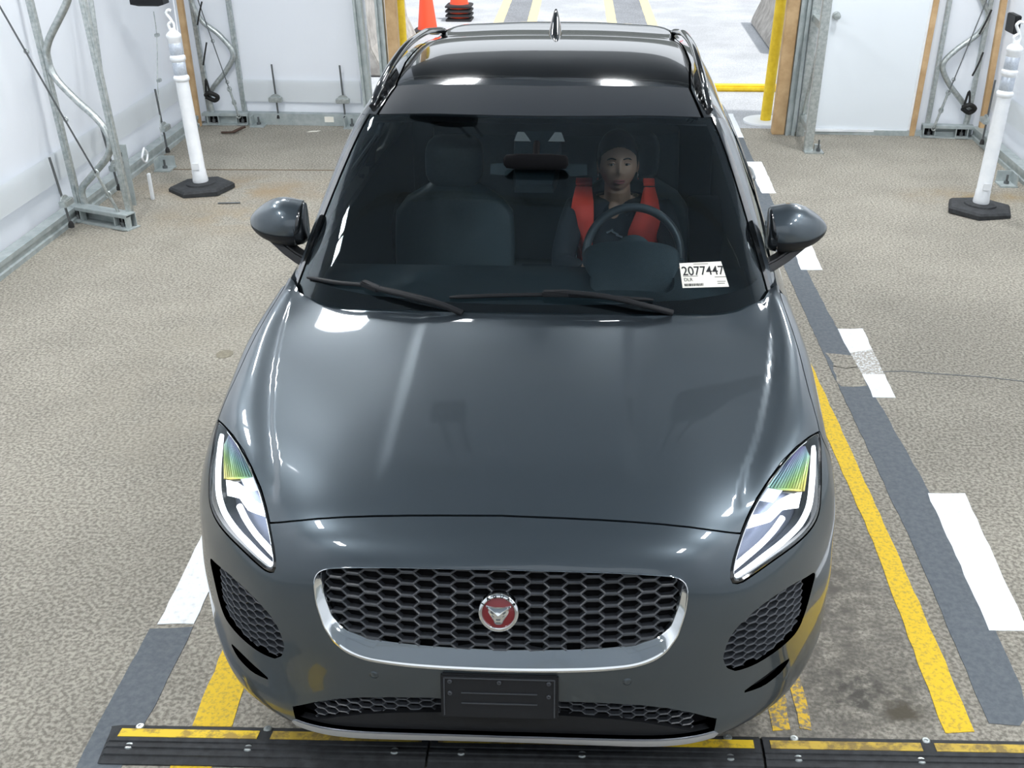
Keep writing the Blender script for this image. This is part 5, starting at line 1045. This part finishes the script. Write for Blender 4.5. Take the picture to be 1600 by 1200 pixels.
# corner timbers
def timber(x, y, w, d, h, lean, lbl, name='timber_post'):
    mb = MB(); mb.loft([[(x+sx*w/2+lean*z, y+sy*d/2, z) for sx, sy in ((-1, -1), (1, -1), (1, 1), (-1, 1))] for z in (0, h)], True, True); return tag(mb.build(name, M['wood'], None, 0, .003), lbl, 'timber')
timber(-3.535, 7.86, .05, .05, 3, .0, 'thin raw timber in the far corner on the passenger side')
timber(3.575, 7.66, .05, .05, 3, .0, 'thin raw timber in the far corner on the driver side, behind the strap tie')
# tension rods
def rod(x, y, z1, n, lbl, lean=0, zb=.24):
    n = Vector(n); r = empty('tension_rod', (x, y, 0), lbl, 'tension rod', 'fabric tension rods'); d = Vector((-n.y, n.x, 0)); R = Matrix((d, n, Vector((0, 0, 1)))).transposed(); o = Vector((x, y, 0))
    mb = MB(); mb.tube([o+Vector((0, 0, .06)), o+Vector((lean, 0, z1))], .0085, 8); mb.build('threaded_rod', M['steel_dark'], r, 60)
    mb = MB(); half = [(.055*math.cos(PI*i/12), .045*math.sin(PI*i/12)) for i in range(13)]; mb.prism(half, o+n*.006+Vector((lean*.4, 0, zb)), -d, (0, 0, 1), .008); mb.build('bracket_plate', M['galv'], r, 20)
    mb = MB(); mb.box(o+Vector((lean*.4, 0, zb-.005))+n*.02, (.125, .05, .045), R); mb.build('bracket_channel', M['white_plastic'] if 0 else M['galv'], r, 0, .006)
    mb = MB(); mb.lathe([(.012, .085), (.02, .075), (.02, .065), (.004, .11)][::-1] if 0 else [(.020, .06), (.018, .085), (.008, .105)], (x, y, 0), 'z', 10); mb.build('nut', M['black_nylon'], r, 30)
rod(-3.36, 4.80, .54, (1, 0, 0), 'tension rod on the passenger-side wall, nearest the camera', -.05)
rod(-3.38, 5.66, .54, (1, 0, 0), 'tension rod behind the nearest serpentine frame', -.05)
rod(-3.40, 6.72, .58, (1, 0, 0), 'tension rod between the nearest serpentine frame and the white post', -.02, .27)
rod(-2.80, BY(-2.8)-.08, .55, (0, -1, 0), 'tension rod on the end wall, beside the corner frame', -.01)
rod(-2.17, BY(-2.17)-.08, .55, (0, -1, 0), 'tension rod on the end wall, beside the car roof', -.01)
rod(3.46, 7.25, .60, (-1, 0, 0), 'tension rod on the driver-side wall behind the post', .02, .27)
def anchor(x, y, s, lbl):
    r = empty('floor_anchor', (x, y, 0), lbl, 'anchor'); mb = MB(); mb.box((x, y, .006), (.13, .16, .012)); mb.box((x-s*.055, y, .05), (.01, .14, .09)); mb.box((x, y+.07, .05), (.12, .01, .09)); mb.build('angle_plate', M['galv_rail'], r, 0); mb = MB(); mb.lathe([(.02, .012), (.02, .03), (.009, .032), (.009, .08)], (x, y, 0), 'z', 10); mb.build('bolt', M['steel_dark'], r, 30)
anchor(-3.32, 6.42, 1, 'bolted floor anchor on the passenger-side base channel beside the white post'); anchor(3.36, 6.25, -1, 'bolted floor anchor on the driver-side base channel, cut by the frame edge')
for x in (-2.98, -2.10): anchor(x, BY(x)-.13, 1, 'bolted floor anchor beside the corner frame on the end wall' if x < -2.5 else 'bolted floor anchor on the end wall beside the car roof')
tg_ = MB(); tg_.box((-2.32, BY(-2.32)-.095, .06), (.085, .004, .05)); tag(tg_.build('rail_tag', M['paper'], None, 0), 'white paper tag on the base channel of the end wall', 'tag')

# ------------------------------------------------------------------ drive-out opening: guard posts, timbers, steel jambs, ladder frame, door
def guard(x, y, lbl, lean):
    r = empty('guard_post', (x, y, 0), lbl, 'guard post'); mb = MB(); mb.tube([(x, y, 0), (x+lean*2.8, y, 2.8)], .050, 20); mb.build('pipe', M['yellow_paint'], r, 60)
    mb = MB(); mb.lathe([(.21, -.012), (.21, .003), (.18, .005)], (x, y, 0), 'z', 36); lab(mb.build('footing', M['p_white_out'], r, 30), 'white painted round footing')
guard(1.755, 8.30, 'yellow guard pipe at the opening beside the ladder frame', .05); guard(-1.655, 8.25, 'yellow guard pipe at the opening on the passenger side', -.005)
def jamb(x0, x1, y, h, lbl, m, name, lean=0):
    mb = MB(); mb.loft([[(x+lean*z, yy_, z) for x, yy_ in ((x0, y-.05), (x1, y-.05), (x1, y+.05), (x0, y+.05))] for z in (0, h)], True, True); return tag(mb.build(name, m, None, 0, .004), lbl, 'post')
jamb(1.745, 1.855, 7.80, 2.9, 'raw timber jamb between the yellow guard pipe and the ladder frame', M['wood'], 'timber_jamb', .035)
jamb(-1.725, -1.63, 7.96, 2.9, 'raw timber jamb beside the yellow pipe on the passenger side', M['wood'], 'timber_jamb', .0)
def channel(x0, x1, y, h, lbl, lean=0):
    mb = MB(); w = x1-x0; mb.loft([[(x0+lean*z+px*w, y+py, z) for px, py in ((0, -.04), (.30, -.04), (.34, -.015), (.60, -.015), (.64, -.04), (1, -.04), (1, .04), (0, .04))] for z in (0, h)], True, True); return tag(mb.build('steel_jamb', M['galv_rail'], None, 20), lbl, 'post')
channel(1.86, 1.945, 7.76, 2.9, 'grey steel channel standing between timber jamb and ladder frame', .035)
channel(-1.805, -1.735, 7.94, 2.9, 'grey steel channel beside the timber jamb on the passenger side', -.01)
channel(-1.975, -1.90, 7.92, 2.9, 'bright steel upright at the edge of the end-wall fabric beside the car roof', -.03)
lf = empty('ladder_frame', (1.99, 7.2, 0), 'upright galvanised ladder frame beside the white door, bolted to the floor', 'frame')
for y in (7.18, 7.72):
    mb = MB(); x_ = 1.975 if y < 7.5 else 1.99; mb.loft([[(x_+.03*z+px*.036, y+py*.03, z) for px, py in ((-1, -1), (1, -1), (1, 1), (-1, 1))] for z in (0, 2.9)], True, True); mb.build('stile', M['galv'], lf, 0, .004)
for z in (.17, 1.02, 1.9): mb = MB(); mb.bar((1.98+.03*z, 7.2, z), (1.995+.03*z, 7.7, z), .05, .06); mb.build('rung', M['galv'], lf, 0, .003)
mb = MB(); mb.tube([(2.005, 7.22, 1.0), (1.995, 7.68, .2)], .016, 8); lab(mb.build('diagonal_brace', M['galv'], lf, 60), 'shiny diagonal tube')
mb = MB(); mb.box((2.02, 7.16, .006), (.16, .12, .012)); mb.box((2.055, 7.19, .035), (.05, .05, .05)); mb.build('foot_plate', M['galv'], lf, 0)
mb = MB(); mb.lathe([(.018, .012), (.018, .035), (.008, .036), (.008, .11)], (2.06, 7.15, 0), 'z', 8); mb.build('wing_bolt', M['steel_dark'], lf, 30)
dr = empty('door_1', (2.55, 7.80, 0), 'flush white door with a round steel knob in the end wall', 'door'); dr['kind'] = 'structure'
dl = .038
mb = MB(); mb.loft([[(x+dl*z, y, z) for x, y in ((2.125, 7.79), (2.955, 7.765), (2.955, 7.81), (2.125, 7.835))] for z in (.05, 2.1)], True, True); mb.build('leaf', M['door_white'], dr, 0, .003)
mb = MB()
for x in (2.10, 2.965): mb.loft([[(x+sx*.014+dl*z, 7.79+sy*.03, z) for sx, sy in ((-1, -1), (1, -1), (1, 1), (-1, 1))] for z in (.0, 2.1)], True, True)
mb.loft([[(x, 7.79+sy*.03, z) for sy, z in ((-1, .03), (1, .03), (1, .05), (-1, .05))] for x in (2.1, 2.97)], True, True)
mb.build('door_frame', M['white_plastic'], dr, 0)
mb = MB(); mb.lathe([(.034, -.004), (.034, -.012), (.014, -.014), (.014, -.04), (.026, -.046), (.029, -.06), (.024, -.07), (.002, -.072)], (2.215, 7.785, 1.03), 'y', 24); lab(mb.build('door_knob', M['galv'], dr, 50), 'round steel knob')
timber(2.995, 7.77, .05, .05, 2.9, .04, 'raw timber stud along the hinge side of the white door', 'timber_stud')

# ------------------------------------------------------------------ outside
M['cone_grime'] = mat('cone_base', (.03, .03, .033), .8)
def cone(x, y, z, lbl, group=None, h=.72, body=True):
    r = empty('traffic_cone', (x, y, z), lbl, 'traffic cone', group); mb = MB(); R = lambda k, zz: [(x+k*sx, y+k*sy, z+zz) for sx, sy in ((-.9, -1), (.9, -1), (1, -.9), (1, .9), (.9, 1), (-.9, 1), (-1, .9), (-1, -.9))]
    mb.loft([R(.185, 0), R(.185, .022), R(.16, .034), R(.12, .036)], True, True); mb.build('base', M['cone_grime'], r, 30)
    mb = MB(); mb.lathe([(.138, z+.034), (.13, z+.05), (.032, z+h), (.028, z+h+.005)], (x, y, 0), 'z', 28); lab(mb.build('cone_body', M['orange'], r, 40), 'orange cone'); return r
cone(-2.20, 13.2, 0, 'single orange traffic cone outside, nearest the yellow guard pipe', None, .9)
for k, t in enumerate(('lowest', 'second', 'third', 'topmost')): cone(-1.90, 14.3, .062*k-.011, '%s cone of the stacked orange cones outside' % t, 'stacked traffic cones')
def barrier(x, y, lbl, s):
    mb = MB(); mb.loft([[(x+px, y+yy_, z) for px, z in ((-.26, 0), (.26, 0), (.24, .08), (.14, .30), (.09, .82), (-.09, .82), (-.14, .30), (-.24, .08))] for yy_ in (-.0, 1.1, 2.4)], True, True); return tag(mb.build('concrete_barrier', noise_color(mat('barrier_concrete', (.42, .40, .37), .9), (.30, .28, .26), (.52, .50, .47), 7, 6, bump=.3), None, 0, .015), lbl, 'barrier')
barrier(2.52, 11.7, 'weathered concrete barrier outside beyond the yellow pipe on the driver side', 1); barrier(-2.50, 10.2, 'concrete barrier outside beside the single orange cone', -1)
mb = MB(); mb.box((1.75, 9.66, .02), (1.25, .14, .064)); tag(mb.build('wheel_stop', M['yellow_paint'], None, 0, .02), 'low yellow bar lying on the ground outside the opening', 'wheel stop')
mb = MB(); mb.box((2.3, 16.9, .06), (1.3, .2, .16)); tag(mb.build('red_kerb', mat('kerb_red', (.75, .02, .05), .6), None, 0, .02), 'red kerb at the far edge of the ground outside', 'kerb')

# ------------------------------------------------------------------ odds and ends on the floor and walls
mb = MB(); pts = [(-3.23, 7.58), (-3.13, 7.57), (-3.10, 7.62), (-3.07, 7.68), (-3.045, 7.70)]
mb.tube(cr([(*p, .014+.006*k) for k, p in enumerate(pts)], 4), [.010]*5+[.014]*8+[.012]*4, 8); tag(mb.build('broken_handle', mat('dark_brown', (.055, .03, .02), .7), None, 50), 'small dark bent scrap on the floor before the corner frame', 'debris')
mb = MB(); mb.prism([(-2.47, 7.66), (-2.44, 7.70), (-2.36, 7.72), (-2.39, 7.68)], (0, 0, .006), (1, 0, 0), (0, 1, 0), .004); tag(mb.build('paper_scrap', M['paper'], None, 0), 'scrap of white paper on the floor before the end wall', 'paper scrap')
mb = MB(); mb.tube([(-2.60, 5.53, .007), (-2.44, 5.55, .007)], .006, 8); tag(mb.build('metal_rod', M['steel_dark'], None, 60), 'short thin dark rod on the floor before the white post', 'rod')
r = empty('hanging_cord', (-3.41, 6.75, .3), 'thin grey cord with clips hanging down the passenger-side wall under the black lamp', 'cord'); mb = MB(); mb.tube(cr([(-3.42, 6.95, 1.15), (-3.42, 6.93, .95), (-3.43, 6.82, .62), (-3.43, 6.78, .45), (-3.37, 6.55, .20)], 6), .004, 6); mb.build('wire', M['galv'], r, 60)
for z, y in ((.97, 6.93), (.63, 6.82)): mb = MB(); mb.box((-3.415, y, z), (.03, .05, .025)); mb.build('clip', M['galv'], r, 0, .004)
mb = MB(); mb.tube(cr([(-3.33, 6.1, .26), (-3.33, 6.04, .20), (-3.33, 6.10, .15), (-3.33, 6.15, .20), (-3.33, 6.1, .26)], 5), .008, 6); mb.build('eyelet', M['white_plastic'], r, 60)
mb = MB(); mb.box((-3.12, 5.62, .10), (.022, .03, .2)); mb.build('tag_strip', M['white_plastic'], r, 0, .004)
mb = MB(); mb.loft([[(-3.30+px*k, 6.60+py*k, z) for px, py in ((-.13, -.06), (.13, -.06), (.13, .06), (-.13, .06))] for z, k in ((1.245, .6), (1.26, 1), (1.36, 1), (1.37, .8))], True, True); tag(mb.build('black_lamp', M['black_plastic'], None, 30), 'black lamp housing on the passenger-side wall, cut by the top frame edge', 'lamp')
mb = MB(); mb.box((3.44, 6.95, 1.10), (.05, .2, .14)); tag(mb.build('wall_box', M['black_plastic'], None, 0, .006), 'small black box on the driver-side wall above the white post', 'box')
# lamps under the roof
for i, (x, y, z) in enumerate(LAMPS):
    r = empty('ceiling_lamp', (x, y, z), 'x', 'lamp', 'lamps under the tent roof'); r['label'] = 'long LED lamp under the tent roof, outside the picture'; mb = MB(); mb.box((x, y, z+.0), (.28, .72, .08)); mb.build('housing', M['white_plastic'], r, 0, .01)
    mb = MB(); mb.box((x, y, z-.05), (.23, .63, .02)); mb.build('diffuser', mat('led_diffuser', (.9, .93, 1), .5, emit=(.94, .97, 1), estr=14), r, 0)
for y in (-6.5, -3.6, -.7, 2.2, 5.1, 7.6):
    r = empty('roof_truss', (0, y, EAVE), 'galvanised roof truss crossing the lane above the picture', 'truss', 'roof trusses')
    for dz in (-.05, -.45):
        mb = MB(); mb.tube([(-3.45, y, EAVE+dz+.02), (0, y, RIDGE+dz-.08), (3.45, y, EAVE+dz+.02)], .03, 8); mb.build('chord', M['galv'], r, 60)
    mb = MB(); n = 22; mb.tube([(-3.4+6.8*i/n, y, EAVE+(RIDGE-EAVE)*(1-abs(-3.4+6.8*i/n)/3.45)+(-.08 if i % 2 else -.42)) for i in range(n+1)], .018, 6); mb.build('web', M['galv'], r, 60)
mb = MB(); mb.box((0, 46, 2.6), (70, 4, 6)); struct(mb.build('backdrop', mat('backdrop_grey', (.16, .17, .16), .9), None, 0), 'long low building across the yard, unseen, added to darken the car roof reflection', 'backdrop')  # unseen block added so the car roof mirrors a dark horizon
for x, y in ((-.75, 3.0), (1.25, 3.35)):  # unseen boxes placed for dark shapes mirrored in bonnet and windshield
    r = empty('overhead_box', (x, y, 3.5), 'x', 'camera', 'boxes under the tent roof'); r['label'] = 'unseen black box hung over the lane on two rods, placed for its reflections'; mb = MB(); mb.box((x, y, 3.6), (.30, .24, .2)); mb.build('box', M['black_plastic'], r, 0, .01)
    for d in (-.08, .08): mb = MB(); mb.tube([(x+d, y, 3.7), (x+d, y, 4.55)], .02, 8); mb.build('hanging_rod', M['steel_dark'], r, 60)
car['label'] = 'dark grey crossover car with glossy black roof, lit headlamps and chrome-ringed honeycomb grille'
